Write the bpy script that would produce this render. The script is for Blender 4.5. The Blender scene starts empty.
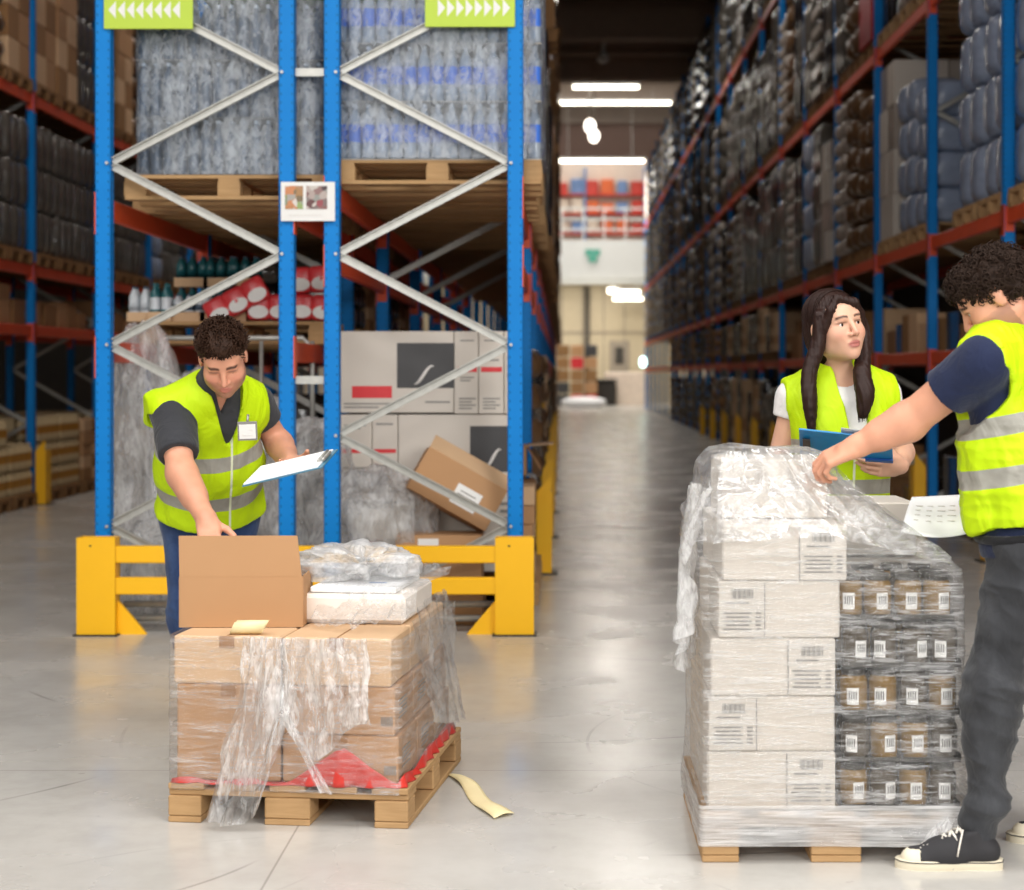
import bpy, math, random
import numpy as np
from mathutils import Vector, Matrix, Euler
random.seed(7)
SC = bpy.context.scene
C = SC.collection
PI = math.pi
F, VX, VY, H = 1750.0, 562.0, 373.0, 1.46        # focal length in pixels, principal point, eye height (m)
def P(px, py, Y):                                 # a point seen at (px, py) that stands Y metres away
    return Vector(((px - VX) * Y / F, Y, H - (py - VY) * Y / F))
def pix(v):
    return VX + v[0] * F / v[1], VY - (v[2] - H) * F / v[1]

# ------------------------------------------------------------------ materials
def lin(c):
    if isinstance(c, str):
        c = [int(c[i:i + 2], 16) / 255 for i in (0, 2, 4)]
    return tuple(x / 12.92 if x <= .04045 else ((x + .055) / 1.055) ** 2.4 for x in c)
MATS = {}
class NT:
    def __init__(s, name):
        s.m = bpy.data.materials.new(name); s.m.use_nodes = True
        s.t = s.m.node_tree; s.t.nodes.clear()
        s.out = s.n('ShaderNodeOutputMaterial')
    def n(s, t, **kw):
        nd = s.t.nodes.new(t)
        for k, v in kw.items():
            if k.startswith('i_'):
                nd.inputs[k[2:].replace('_', ' ')].default_value = v
            else:
                setattr(nd, k, v)
        return nd
    def l(s, a, b): s.t.links.new(a, b)
    def math(s, op, a, b=None, c=None, clamp=False):
        nd = s.n('ShaderNodeMath', operation=op); nd.use_clamp = clamp
        for i, x in enumerate((a, b, c)):
            if x is None: continue
            if isinstance(x, (int, float)): nd.inputs[i].default_value = x
            else: s.l(x, nd.inputs[i])
        return nd.outputs[0]
    def coord(s, scale=(1, 1, 1), which='Object', rot=(0, 0, 0)):
        tc = s.n('ShaderNodeTexCoord'); mp = s.n('ShaderNodeMapping')
        mp.inputs['Scale'].default_value = scale; mp.inputs['Rotation'].default_value = rot
        s.l(tc.outputs[which], mp.inputs['Vector']); return mp.outputs['Vector']
    def noise(s, vec, scale=5, detail=3, rough=.5, dist=0):
        nd = s.n('ShaderNodeTexNoise'); nd.inputs['Scale'].default_value = scale
        nd.inputs['Detail'].default_value = detail; nd.inputs['Roughness'].default_value = rough
        nd.inputs['Distortion'].default_value = dist
        s.l(vec, nd.inputs['Vector']); return nd.outputs[0]
    def ramp(s, fac, stops):
        nd = s.n('ShaderNodeValToRGB'); e = nd.color_ramp.elements
        while len(e) < len(stops): e.new(.5)
        for el, (p, c) in zip(e, stops):
            el.position = p; el.color = (*c[:3], 1) if not isinstance(c, (int, float)) else (c, c, c, 1)
        s.l(fac, nd.inputs[0]); return nd.outputs[0]
    def mix(s, fac, a, b):
        nd = s.n('ShaderNodeMix', data_type='RGBA')
        for i, x in ((0, fac), (6, a), (7, b)):
            if isinstance(x, (int, float)): nd.inputs[i].default_value = x
            elif isinstance(x, tuple): nd.inputs[i].default_value = (*x[:3], 1)
            else: s.l(x, nd.inputs[i])
        return nd.outputs[2]
    def bump(s, h, strength=.3, dist=.01):
        nd = s.n('ShaderNodeBump'); nd.inputs['Strength'].default_value = strength
        nd.inputs['Distance'].default_value = dist; s.l(h, nd.inputs['Height']); return nd.outputs[0]
    def bsdf(s, col, rough=.5, metal=0, spec=.5, normal=None, coat=0, **kw):
        b = s.n('ShaderNodeBsdfPrincipled')
        for k, x in (('Base Color', col), ('Roughness', rough), ('Metallic', metal), ('Specular IOR Level', spec), ('Coat Weight', coat)):
            if isinstance(x, (int, float)): b.inputs[k].default_value = x
            elif isinstance(x, tuple): b.inputs[k].default_value = (*x[:3], 1)
            else: s.l(x, b.inputs[k])
        for k, x in kw.items(): b.inputs[k.replace('_', ' ')].default_value = x
        if normal is not None: s.l(normal, b.inputs['Normal'])
        return b
    def done(s, sh):
        s.l(sh.outputs[0] if hasattr(sh, 'outputs') else sh, s.out.inputs[0]); MATS[s.m.name] = s.m; return s.m
def simple(name, col, rough=.5, metal=0, spec=.5, var=.12, vscale=6, bump=0, bscale=40, coat=0, stretch=(1, 1, 1)):
    t = NT(name); c = lin(col); v = t.coord(stretch)
    n = t.noise(v, vscale, 4)
    cc = t.mix(n, tuple(x * (1 - var) for x in c), tuple(min(1, x * (1 + var)) for x in c))
    nm = None
    if bump: nm = t.bump(t.noise(v, bscale, 3), bump, .004)
    return t.done(t.bsdf(cc, rough, metal, spec, nm, coat))
def emit(name, col, strength):
    t = NT(name); e = t.n('ShaderNodeEmission'); e.inputs[0].default_value = (*lin(col), 1); e.inputs[1].default_value = strength
    return t.done(e)

# ------------------------------------------------------------------ mesh building
def frame_from(d, up=(0, 0, 1)):                  # 3x3 with columns x, y = d, z ~ up
    y = Vector(d).normalized(); u = Vector(up)
    x = y.cross(u)
    if x.length < 1e-5: x = y.cross(Vector((0, 1, 0)))
    x.normalize(); z = x.cross(y)
    return Matrix((x, y, z)).transposed()
class MB:
    def __init__(s): s.v = []; s.f = []; s.m = []; s.sm = []; s.M = None
    def add(s, vs, fs, mi=0, sm=False):
        o = len(s.v)
        if s.M is not None: vs = [s.M @ Vector(v) for v in vs]
        s.v += [tuple(v) for v in vs]; s.f += [tuple(i + o for i in f) for f in fs]
        s.m += [mi] * len(fs); s.sm += [sm] * len(fs); return s
    def box(s, c, d, mi=0, bev=0, R=None):
        hx, hy, hz = (x / 2 for x in d); c = Vector(c); b = min(bev, hx * .45, hy * .45, hz * .45)
        if b <= 0:
            vs = [Vector((x * hx, y * hy, z * hz)) for x in (-1, 1) for y in (-1, 1) for z in (-1, 1)]
            fs = [(0, 1, 3, 2), (4, 6, 7, 5), (0, 4, 5, 1), (2, 3, 7, 6), (0, 2, 6, 4), (1, 5, 7, 3)]
        else:
            vs = []; idx = {}; h = (hx, hy, hz)
            for sx in (-1, 1):
                for sy in (-1, 1):
                    for sz in (-1, 1):
                        for a in range(3):
                            p = [sg * (hh - (0 if k == a else b)) for k, (sg, hh) in enumerate(zip((sx, sy, sz), h))]
                            idx[(sx, sy, sz, a)] = len(vs); vs.append(Vector(p))
            fs = []
            for a in range(3):
                o = [k for k in range(3) if k != a]
                for sg in (-1, 1):
                    q = []
                    for u, w in ((-1, -1), (1, -1), (1, 1), (-1, 1)):
                        k = [0, 0, 0]; k[a] = sg; k[o[0]] = u; k[o[1]] = w; q.append(idx[(*k, a)])
                    fs.append(q)
                for u in (-1, 1):                 # the chamfer along axis a
                    for w in (-1, 1):
                        q = []
                        for e, ax in ((-1, o[0]), (1, o[0]), (1, o[1]), (-1, o[1])):
                            k = [0, 0, 0]; k[a] = e; k[o[0]] = u; k[o[1]] = w; q.append(idx[(*k, ax)])
                        fs.append(q)
            for sx in (-1, 1):
                for sy in (-1, 1):
                    for sz in (-1, 1): fs.append([idx[(sx, sy, sz, a)] for a in range(3)])
            out = []
            for q in fs:
                n = (vs[q[1]] - vs[q[0]]).cross(vs[q[2]] - vs[q[0]]); m = sum((vs[i] for i in q), Vector())
                out.append(tuple(q) if n.dot(m) > 0 else tuple(reversed(q)))
            fs = out
        if R is not None: vs = [R @ v for v in vs]
        return s.add([v + c for v in vs], fs, mi)
    def bar(s, a, b, w, t, mi=0, up=(0, 0, 1), bev=0):   # a box from a to b
        a, b = Vector(a), Vector(b); return s.box((a + b) / 2, (w, (b - a).length, t), mi, bev, frame_from(b - a, up))
    def tube(s, pts, r, n=8, mi=0, caps=True, closed=False):
        pts = [Vector(p) for p in pts]; m = len(pts); rs = r if isinstance(r, (list, tuple)) else [r] * m
        vs = []; fs = []; R = None
        for i, p in enumerate(pts):
            d = (pts[(i + 1) % m] if closed or i < m - 1 else p) - (pts[i - 1] if closed or i > 0 else p)
            if d.length < 1e-9: d = Vector((0, 0, 1))
            d.normalize()
            if R is None: x = frame_from(d).col[0].copy()
            else:
                x = R - d * R.dot(d)
                if x.length < 1e-6: x = frame_from(d).col[0].copy()
                x.normalize()
            R = x; y = d.cross(x)
            for k in range(n):
                a = 2 * PI * k / n; vs.append(p + (x * math.cos(a) + y * math.sin(a)) * rs[i])
        for i in range(m if closed else m - 1):
            j = (i + 1) % m
            for k in range(n):
                fs.append((i * n + k, i * n + (k + 1) % n, j * n + (k + 1) % n, j * n + k))
        s.add(vs, fs, mi, True)
        if caps and not closed:
            o = len(s.v) - len(vs)
            s.f += [tuple(o + k for k in reversed(range(n))), tuple(o + (m - 1) * n + k for k in range(n))]; s.m += [mi] * 2; s.sm += [False] * 2
        return s
    def lathe(s, prof, n=12, c=(0, 0, 0), mi=0, mis=None):
        c = Vector(c); vs = []; fs = []; o = len(s.v)
        for r, z in prof:
            for k in range(n): vs.append(c + Vector((r * math.cos(2 * PI * k / n), r * math.sin(2 * PI * k / n), z)))
        for i in range(len(prof) - 1):
            s.add([], [], 0)
        fl = []; ml = []
        for i in range(len(prof) - 1):
            for k in range(n):
                fl.append((i * n + k, i * n + (k + 1) % n, (i + 1) * n + (k + 1) % n, (i + 1) * n + k)); ml.append(mis[i] if mis else mi)
        s.add(vs, fl, mi, True); s.m[-len(fl):] = ml
        s.f += [tuple(o + k for k in reversed(range(n))), tuple(o + (len(prof) - 1) * n + k for k in range(n))]
        s.m += [ml[0], ml[-1]]; s.sm += [False] * 2; return s
    def poly(s, pts, mi=0): return s.add(pts, [tuple(range(len(pts)))], mi)
    def prism(s, pts, t, mi=0, mi2=None):          # flat outline with thickness vector t
        t = Vector(t); n = len(pts); a = [Vector(p) for p in pts]; vs = a + [p + t for p in a]
        s.add(vs, [tuple(range(n)), tuple(reversed(range(n, 2 * n)))], mi)
        o = len(s.v) - 2 * n
        for i in range(n):
            j = (i + 1) % n; s.f.append((o + j, o + i, o + n + i, o + n + j)); s.m.append(mi if mi2 is None else mi2); s.sm.append(False)
        return s
    def grid(s, A, mi=0, wrap=False):              # A: (m, n, 3) array of points
        m, n = A.shape[:2]; fs = []
        for i in range(m - 1):
            for k in range(n if wrap else n - 1):
                k2 = (k + 1) % n; fs.append((i * n + k, i * n + k2, (i + 1) * n + k2, (i + 1) * n + k))
        return s.add([tuple(map(float, p)) for p in A.reshape(-1, 3)], fs, mi, True)
    def blob(s, c, d, e=.35, n=14, m=9, mi=0, jit=0, seed=0, R=None):   # a bulging rounded block (superellipsoid)
        rr = random.Random(seed); pts = []; c = Vector(c)
        sp = lambda x, p: math.copysign(abs(x) ** p, x)
        for i in range(m + 1):
            la = -PI / 2 + PI * i / m
            for k in range(n):
                lo = 2 * PI * k / n
                v = Vector((sp(math.cos(la), e) * sp(math.cos(lo), e) * d[0] / 2, sp(math.cos(la), e) * sp(math.sin(lo), e) * d[1] / 2, sp(math.sin(la), e) * d[2] / 2))
                if jit: v *= 1 + jit * rr.uniform(-1, 1)
                pts.append((R @ v if R is not None else v) + c)
        fs = [(i * n + k, i * n + (k + 1) % n, (i + 1) * n + (k + 1) % n, (i + 1) * n + k) for i in range(m) for k in range(n)]
        return s.add(pts, fs, mi, True)
    def ext(s, o, M=None):                         # append another builder, moved by M
        vs = o.v if M is None else [M @ Vector(v) for v in o.v]
        k = len(s.v); s.v += [tuple(v) for v in vs]; s.f += [tuple(i + k for i in f) for f in o.f]; s.m += o.m; s.sm += o.sm; return s
    def mesh(s, name, mats):
        me = bpy.data.meshes.new(name); me.from_pydata(s.v, [], s.f)
        for m in (mats if isinstance(mats, (list, tuple)) else [mats]): me.materials.append(MATS[m] if isinstance(m, str) else m)
        me.polygons.foreach_set('material_index', s.m); me.polygons.foreach_set('use_smooth', s.sm); me.update(); return me
    def build(s, name, mats, parent=None, loc=None, rotz=0, base=False):
        off = None
        if base:                                   # put the origin at the bottom centre
            a = np.array(s.v); off = Vector(((a[:, 0].min() + a[:, 0].max()) / 2, (a[:, 1].min() + a[:, 1].max()) / 2, a[:, 2].min()))
            s.v = [tuple(Vector(v) - off) for v in s.v]
        return link(name, s.mesh(name, mats), parent, off if off is not None else loc, rotz)
def link(name, me, parent=None, loc=None, rotz=0):
    o = bpy.data.objects.new(name, me); C.objects.link(o)
    if parent is not None: o.parent = parent
    if loc is not None: o.location = loc
    if rotz: o.rotation_euler = (0, 0, rotz)
    return o
def tag(o, label=None, cat=None, group=None, kind=None):
    if label: o['label'] = label
    if cat: o['category'] = cat
    if group: o['group'] = group
    if kind: o['kind'] = kind
    return o
def thing(name, label, cat, loc=(0, 0, 0), rotz=0, group=None):
    o = bpy.data.objects.new(name, None); C.objects.link(o); o.empty_display_size = .1
    o.location = loc; o.rotation_euler = (0, 0, rotz); return tag(o, label, cat, group)
def dup(o, loc=None, rotz=None, label=None, group=None, parent=None):
    c = o.copy(); C.objects.link(c)
    if parent is not None: c.parent = parent
    if loc is not None: c.location = loc
    if rotz is not None: c.rotation_euler = (0, 0, rotz)
    if label: c['label'] = label
    if group: c['group'] = group
    for ch in KIDS(o): dup(ch, parent=c)
    return c
def KIDS(o): return list(o.children)
def struct(mb, name, mats): o = mb.build(name, mats); o['kind'] = 'structure'; return o
ORD = 'first second third fourth fifth sixth seventh eighth ninth tenth eleventh twelfth thirteenth fourteenth fifteenth sixteenth seventeenth eighteenth nineteenth twentieth'.split() + ['twenty-first', 'twenty-second', 'twenty-third', 'twenty-fourth', 'twenty-fifth']

# ------------------------------------------------------------------ noise and distance-field surfaces
def vnoise(p, seed=0):
    p = np.asarray(p, dtype=np.float64); i = np.floor(p).astype(np.int64); f = p - i; u = f * f * (3 - 2 * f); r = 0
    for dx in (0, 1):
        for dy in (0, 1):
            for dz in (0, 1):
                h = ((i[..., 0] + dx) * 73856093) ^ ((i[..., 1] + dy) * 19349663) ^ ((i[..., 2] + dz) * 83492791) ^ (seed * 2654435)
                h = (h * 1103515245 + 12345) & 0x7fffffff; h = ((h ^ (h >> 13)) * 60493 + 19990303) & 0x7fffffff
                w = (u[..., 0] if dx else 1 - u[..., 0]) * (u[..., 1] if dy else 1 - u[..., 1]) * (u[..., 2] if dz else 1 - u[..., 2])
                r = r + w * (h / 0x3fffffff - 1)
    return r
def fbm(p, o=3, seed=0): return sum(vnoise(np.asarray(p) * 2 ** k, seed + k) / 2 ** k for k in range(o))
def ridge(p, o=3, seed=0): return sum((1 - 2 * np.abs(vnoise(np.asarray(p) * 2.1 ** k, seed + k))) / 2 ** k for k in range(o))
class Field:
    def __init__(s, lo, hi, h):
        s.lo = np.array(lo, float); s.h = h; s.n = np.ceil((np.array(hi, float) - s.lo) / h).astype(int) + 1
        s.d = np.full(s.n, .2, np.float32); s.ax = [(s.lo[k] + h * np.arange(s.n[k])).astype(np.float32) for k in range(3)]
    def sub(s, lo, hi):
        a = np.clip(np.floor((np.array(lo) - s.lo) / s.h).astype(int), 0, s.n); b = np.clip(np.ceil((np.array(hi) - s.lo) / s.h).astype(int) + 1, 0, s.n)
        sl = tuple(slice(x, y) for x, y in zip(a, b))
        return sl, s.ax[0][sl[0]][:, None, None], s.ax[1][sl[1]][None, :, None], s.ax[2][sl[2]][None, None, :]
    def apply(s, fn, lo, hi, k, op):
        m = k + 3 * s.h + (.02 if op == 'u' else 0); sl, x, y, z = s.sub(np.array(lo) - m, np.array(hi) + m)
        if s.d[sl].size == 0: return
        p = fn(x, y, z); d = s.d[sl]
        if op == 'u':
            if k > 0: h = np.maximum(k - np.abs(d - p), 0) / k; s.d[sl] = np.minimum(d, p) - h * h * k * .25
            else: s.d[sl] = np.minimum(d, p)
        else:
            q = -p if op == 's' else p
            if k > 0: h = np.maximum(k - np.abs(d - q), 0) / k; s.d[sl] = np.maximum(d, q) + h * h * k * .25
            else: s.d[sl] = np.maximum(d, q)
    def cone(s, a, b, ra, rb, k=.02, op='u'):
        a = np.array(a, np.float32); b = np.array(b, np.float32); e = b - a; L = float(e @ e) + 1e-12; r = max(ra, rb)
        def fn(x, y, z):
            t = np.clip(((x - a[0]) * e[0] + (y - a[1]) * e[1] + (z - a[2]) * e[2]) / L, 0, 1)
            return np.sqrt((x - a[0] - t * e[0]) ** 2 + (y - a[1] - t * e[1]) ** 2 + (z - a[2] - t * e[2]) ** 2) - (ra + (rb - ra) * t)
        s.apply(fn, np.minimum(a, b) - r, np.maximum(a, b) + r, k, op)
    def ell(s, c, r, R=None, k=.02, op='u'):
        c = np.array(c, np.float32); R = np.eye(3) if R is None else np.array(R, float); r = np.array(r, float)
        ext = np.sqrt(((R * r[None, :]) ** 2).sum(1)); A = (R / r[None, :]).T.astype(np.float32); B = (R / (r ** 2)[None, :]).T.astype(np.float32)
        def fn(x, y, z):
            X, Y, Z = x - c[0], y - c[1], z - c[2]
            k0 = np.sqrt(sum((A[i, 0] * X + A[i, 1] * Y + A[i, 2] * Z) ** 2 for i in range(3)))
            k1 = np.sqrt(sum((B[i, 0] * X + B[i, 1] * Y + B[i, 2] * Z) ** 2 for i in range(3))) + 1e-6
            return k0 * (k0 - 1) / k1
        s.apply(fn, c - ext, c + ext, k, op)
    def box(s, c, hd, R=None, r=.005, k=.005, op='u'):
        c = np.array(c, np.float32); R = np.eye(3) if R is None else np.array(R, float); hd = np.array(hd, float)
        ext = np.abs(R) @ hd + r; T = R.T.astype(np.float32)
        def fn(x, y, z):
            X, Y, Z = x - c[0], y - c[1], z - c[2]
            q = [np.abs(T[i, 0] * X + T[i, 1] * Y + T[i, 2] * Z) - (hd[i] - r) for i in range(3)]
            return np.sqrt(sum(np.maximum(w, 0) ** 2 for w in q)) + np.minimum(np.maximum(np.maximum(q[0], q[1]), q[2]), 0) - r
        s.apply(fn, c - ext, c + ext, k, op)
    def plane(s, p, n, op='s', k=0):               # op 's' removes the side the normal points to
        p = np.array(p, float); n = np.array(n, float); n /= np.linalg.norm(n)
        d = (s.ax[0][:, None, None] - p[0]) * n[0] + (s.ax[1][None, :, None] - p[1]) * n[1] + (s.ax[2][None, None, :] - p[2]) * n[2]
        s.d = np.maximum(s.d, d.astype(np.float32))
    def surface(s):
        d = s.d; n = d.shape; ins = d < 0
        a = np.zeros((n[0] - 1, n[1] - 1, n[2] - 1), np.uint8)
        cs = [(x, y, z) for x in (0, 1) for y in (0, 1) for z in (0, 1)]
        for x, y, z in cs: a += ins[x:n[0] - 1 + x, y:n[1] - 1 + y, z:n[2] - 1 + z]
        idx = np.argwhere((a > 0) & (a < 8)); acc = np.zeros((len(idx), 3)); cnt = np.zeros(len(idx))
        for c in cs:
            for ax in range(3):
                if c[ax]: continue
                c2 = list(c); c2[ax] = 1
                d0 = d[idx[:, 0] + c[0], idx[:, 1] + c[1], idx[:, 2] + c[2]]; d1 = d[idx[:, 0] + c2[0], idx[:, 1] + c2[1], idx[:, 2] + c2[2]]
                m = (d0 < 0) != (d1 < 0); t = np.where(m, d0 / np.where(m, d0 - d1, 1), 0)
                q = np.tile(np.array(c, float), (len(idx), 1)); q[:, ax] = t; acc += q * m[:, None]; cnt += m
        V = s.lo + (idx + acc / cnt[:, None]) * s.h
        lut = np.full(a.shape, -1, np.int32); lut[idx[:, 0], idx[:, 1], idx[:, 2]] = np.arange(len(idx)); Fs = []
        for ax in range(3):
            sl0 = [slice(1, -1)] * 3; sl1 = [slice(1, -1)] * 3; sl0[ax] = slice(0, -1); sl1[ax] = slice(1, None)
            i0, i1 = ins[tuple(sl0)], ins[tuple(sl1)]; e = np.argwhere(i0 != i1); flip = i0[e[:, 0], e[:, 1], e[:, 2]]
            o = [1, 1, 1]; o[ax] = 0; e = e + o; u, w = [(1, 2), (2, 0), (0, 1)][ax]
            def cell(du, dw):
                g = e.copy(); g[:, u] -= du; g[:, w] -= dw; return lut[g[:, 0], g[:, 1], g[:, 2]]
            q = np.stack([cell(1, 1), cell(0, 1), cell(0, 0), cell(1, 0)], 1); q[~flip] = q[~flip][:, ::-1]; Fs.append(q)
        Fq = np.concatenate(Fs); Fq = Fq[(Fq >= 0).all(1)]
        return V, Fq
def smooth_verts(V, Fq, it=2, lam=.5):
    e = np.concatenate([Fq[:, [0, 1]], Fq[:, [1, 2]], Fq[:, [2, 3]], Fq[:, [3, 0]]]); e = np.concatenate([e, e[:, ::-1]])
    deg = np.bincount(e[:, 0], minlength=len(V)).astype(float)
    for _ in range(it):
        acc = np.stack([np.bincount(e[:, 0], weights=V[e[:, 1], k], minlength=len(V)) for k in range(3)], 1)
        V = V + lam * (acc / np.maximum(deg, 1)[:, None] - V)
    return V
def vnormals(V, Fq):
    n = np.cross(V[Fq[:, 2]] - V[Fq[:, 0]], V[Fq[:, 3]] - V[Fq[:, 1]]); N = np.zeros_like(V)
    for k in range(4): np.add.at(N, Fq[:, k], n)
    return N / np.maximum(np.linalg.norm(N, axis=1), 1e-9)[:, None]
def np_mesh(name, V, Fq, mats, parent=None, loc=(0, 0, 0), colors=None, mi=None):
    me = bpy.data.meshes.new(name); nf = Fq.shape[1]; V = np.asarray(V) - np.array(loc, float)
    me.vertices.add(len(V)); me.vertices.foreach_set('co', V.astype(np.float32).ravel())
    me.loops.add(Fq.size); me.loops.foreach_set('vertex_index', Fq.astype(np.int32).ravel())
    me.polygons.add(len(Fq)); me.polygons.foreach_set('loop_start', np.arange(0, Fq.size, nf, dtype=np.int32))
    me.update(calc_edges=True); me.polygons.foreach_set('use_smooth', np.ones(len(Fq), bool))
    for m in (mats if isinstance(mats, (list, tuple)) else [mats]): me.materials.append(MATS[m])
    if mi is not None: me.polygons.foreach_set('material_index', mi.astype(np.int32))
    if colors is not None:
        at = me.color_attributes.new('Col', 'FLOAT_COLOR', 'POINT'); at.data.foreach_set('color', np.concatenate([colors, np.ones((len(V), 1))], 1).astype(np.float32).ravel())
    me.validate(); return link(name, me, parent)

# ------------------------------------------------------------------ camera and colour management
cam = bpy.data.objects.new('camera', bpy.data.cameras.new('camera')); C.objects.link(cam)
cam.location = (0, 0, H); cam.rotation_euler = (PI / 2, 0, 0)
cam.data.sensor_width = 36; cam.data.sensor_fit = 'HORIZONTAL'; cam.data.lens = F * 36 / 1024
cam.data.shift_x = -(VX - 512) / 1024; cam.data.shift_y = -(445 - VY) / 1024
cam.data.clip_start = .1; cam.data.clip_end = 300
cam.data.dof.use_dof = True; cam.data.dof.focus_distance = 6.2; cam.data.dof.aperture_fstop = 2.6
SC.camera = cam
vs = SC.view_settings; SC.display_settings.display_device = 'sRGB'
vs.view_transform = 'Standard'; vs.look = 'None'; vs.gamma = 1; vs.use_curve_mapping = False; vs.exposure = 0
# ------------------------------------------------------------------ surface materials
def floor_mat():
    t = NT('polished_concrete'); v = t.coord()
    big = t.noise(v, .45, 5, .6); fine = t.noise(v, 9, 6, .65); patch = t.noise(t.coord((1, .35, 1)), 1.6, 3)
    base = t.ramp(big, [(.3, lin('b4b1ab')), (.7, lin('cdcac4'))])
    base = t.mix(t.math('MULTIPLY', t.ramp(fine, [(.42, 0), (.75, 1)]), .35), base, lin('a39f97'))
    base = t.mix(t.math('MULTIPLY', t.ramp(patch, [(.5, 0), (.7, 1)]), .35), base, lin('d2d0cb'))
    sx = t.n('ShaderNodeSeparateXYZ'); t.l(v, sx.inputs[0]); x, y = sx.outputs[0], sx.outputs[1]
    def joint(a, o, per):
        m = t.math('PINGPONG', t.math('ADD', a, o), per / 2); return t.math('LESS_THAN', m, .0035)
    j = t.math('MAXIMUM', joint(x, .85, 6.4), joint(y, -6.43, 6.2))
    sc = None
    for cx, cy, r, w in ((-1.9, 5.6, 1.05, .006), (-1.75, 5.5, 1.1, .005), (.3, 7.4, 2.1, .007), (2.2, 4.0, 2.4, .006), (-.3, 9.5, 2.6, .008), (1.1, 11, 2.2, .012), (1.4, 6.9, 1.3, .006), (-3.2, 4.3, 1.7, .006), (-3.6, 7.4, 2.2, .008), (-.6, 4.3, 1.25, .005)):
        d = t.math('SQRT', t.math('ADD', t.math('POWER', t.math('SUBTRACT', x, cx), 2), t.math('POWER', t.math('SUBTRACT', y, cy), 2)))
        q = t.math('LESS_THAN', t.math('ABSOLUTE', t.math('SUBTRACT', d, r)), w); sc = q if sc is None else t.math('MAXIMUM', sc, q)
    msk = t.ramp(t.noise(v, 1.1, 3), [(.5, 0), (.62, 1)])
    base = t.mix(t.math('MULTIPLY', t.math('MULTIPLY', sc, msk), .4), base, lin('4d4a48'))
    base = t.mix(t.math('MULTIPLY', j, .45), base, lin('6b6762'))
    spots = t.ramp(t.noise(v, 14, 2, .4), [(.74, 0), (.79, 1)])
    base = t.mix(t.math('MULTIPLY', spots, .3), base, lin('6a6660'))
    rough = t.ramp(t.noise(v, 1.3, 5), [(.3, .16), (.7, .34)])
    return t.done(t.bsdf(base, rough, 0, .55, t.bump(fine, .04, .004)))
floor_mat()
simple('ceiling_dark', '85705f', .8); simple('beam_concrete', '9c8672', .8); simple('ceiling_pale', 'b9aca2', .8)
simple('back_panel', 'b5a88e', .7); simple('white_paint', 'd9dcda', .5, var=.04); simple('wall_dim', '8d8376', .8)
simple('pale_pink', 'b79c92', .8); simple('dark_pipe', '4c463d', .6); simple('green_sign', '2f9c84', .4)
emit('tube_light', 'fff6e0', 9); emit('exit_glow', 'd8fff0', 6); emit('lamp_globe', 'fff4e4', 5)
def holes_mat():
    t = NT('blue_upright'); v = t.coord(); n = t.noise(v, 7, 4)
    sx = t.n('ShaderNodeSeparateXYZ'); t.l(v, sx.inputs[0]); x, y, z = sx.outputs
    zz = t.math('LESS_THAN', t.math('PINGPONG', z, .025), .007)
    ax = t.math('ABSOLUTE', x); hx = t.math('LESS_THAN', t.math('ABSOLUTE', t.math('SUBTRACT', ax, .031)), .0045)
    ay = t.math('ABSOLUTE', y); hy = t.math('LESS_THAN', t.math('ABSOLUTE', t.math('SUBTRACT', ay, .024)), .006)
    g = t.n('ShaderNodeNewGeometry'); tcn = t.n('ShaderNodeTexCoord'); sn = t.n('ShaderNodeSeparateXYZ'); t.l(tcn.outputs['Normal'], sn.inputs[0])
    fy = t.math('GREATER_THAN', t.math('ABSOLUTE', sn.outputs[1]), .8); fx = t.math('GREATER_THAN', t.math('ABSOLUTE', sn.outputs[0]), .8)
    m = t.math('MULTIPLY', zz, t.math('MAXIMUM', t.math('MULTIPLY', fy, hx), t.math('MULTIPLY', fx, hy)))
    base = t.mix(n, lin('0076c6'), lin('0482d2')); base = t.mix(t.math('MULTIPLY', m, .5), base, lin('04203c'))
    wear = t.ramp(t.noise(t.coord((1, 1, .25)), 18, 5, .7), [(.7, 0), (.76, 1)])
    base = t.mix(t.math('MULTIPLY', wear, .5), base, lin('9bb7c8'))
    return t.done(t.bsdf(base, .5, 0, .2))
holes_mat()
simple('orange_beam', 'd84e26', .45, var=.15); simple('galvanised', 'b4b3ad', .42, .55, var=.2, vscale=25, bump=.05)
simple('safety_yellow', 'f9bc06', .42, var=.05, vscale=3); simple('dark_steel', '3a3733', .5, .4); simple('black', '0d0c0c', .5)
def wood_mat(name, a, b):
    t = NT(name); v = t.coord((1, 1, 1)); n = t.noise(t.coord((2.2, 2.2, 26)), 3, 5, .6, .6); n2 = t.noise(v, 1.7, 4)
    col = t.mix(n, lin(a), lin(b)); col = t.mix(t.math('MULTIPLY', t.ramp(n2, [(.5, 0), (.75, 1)]), .4), col, lin('6d543a'))
    return t.done(t.bsdf(col, .75, 0, .25, t.bump(n, .15, .004)))
wood_mat('pallet_wood', 'a27e54', 'c4a074'); wood_mat('pallet_wood_dark', '7a5838', 'a07a50')
def card_mat(name, a, b):
    t = NT(name); v = t.coord(); n = t.noise(v, 2.5, 4); fl = t.noise(t.coord((1, 1, 60)), 4, 2)
    col = t.mix(n, lin(a), lin(b)); return t.done(t.bsdf(col, .78, 0, .25, t.bump(fl, .05, .002)))
card_mat('cardboard', 'ad855f', 'ba9069'); card_mat('cardboard_light', 'c9a680', 'd6b592'); card_mat('cardboard_dark', '8d6743', 'a37c54')
card_mat('cardboard_white', 'c6beb4', 'd3cbc1'); card_mat('cardboard_inside', 'b58a60', 'c4986c')
simple('print_dark', '3c3b3c', .5, var=.25); simple('print_mid', '85827e', .55); simple('print_red', 'cf2f35', .5); simple('print_light', 'd8d4d0', .5)
simple('label_white', 'e2e1de', .45, var=.03); simple('paper_white', 'f4f5f6', .6, var=.02); simple('paper_cream', 'efdfae', .65, var=.05)
simple('kraft_line', '9a6f46', .8)
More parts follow.
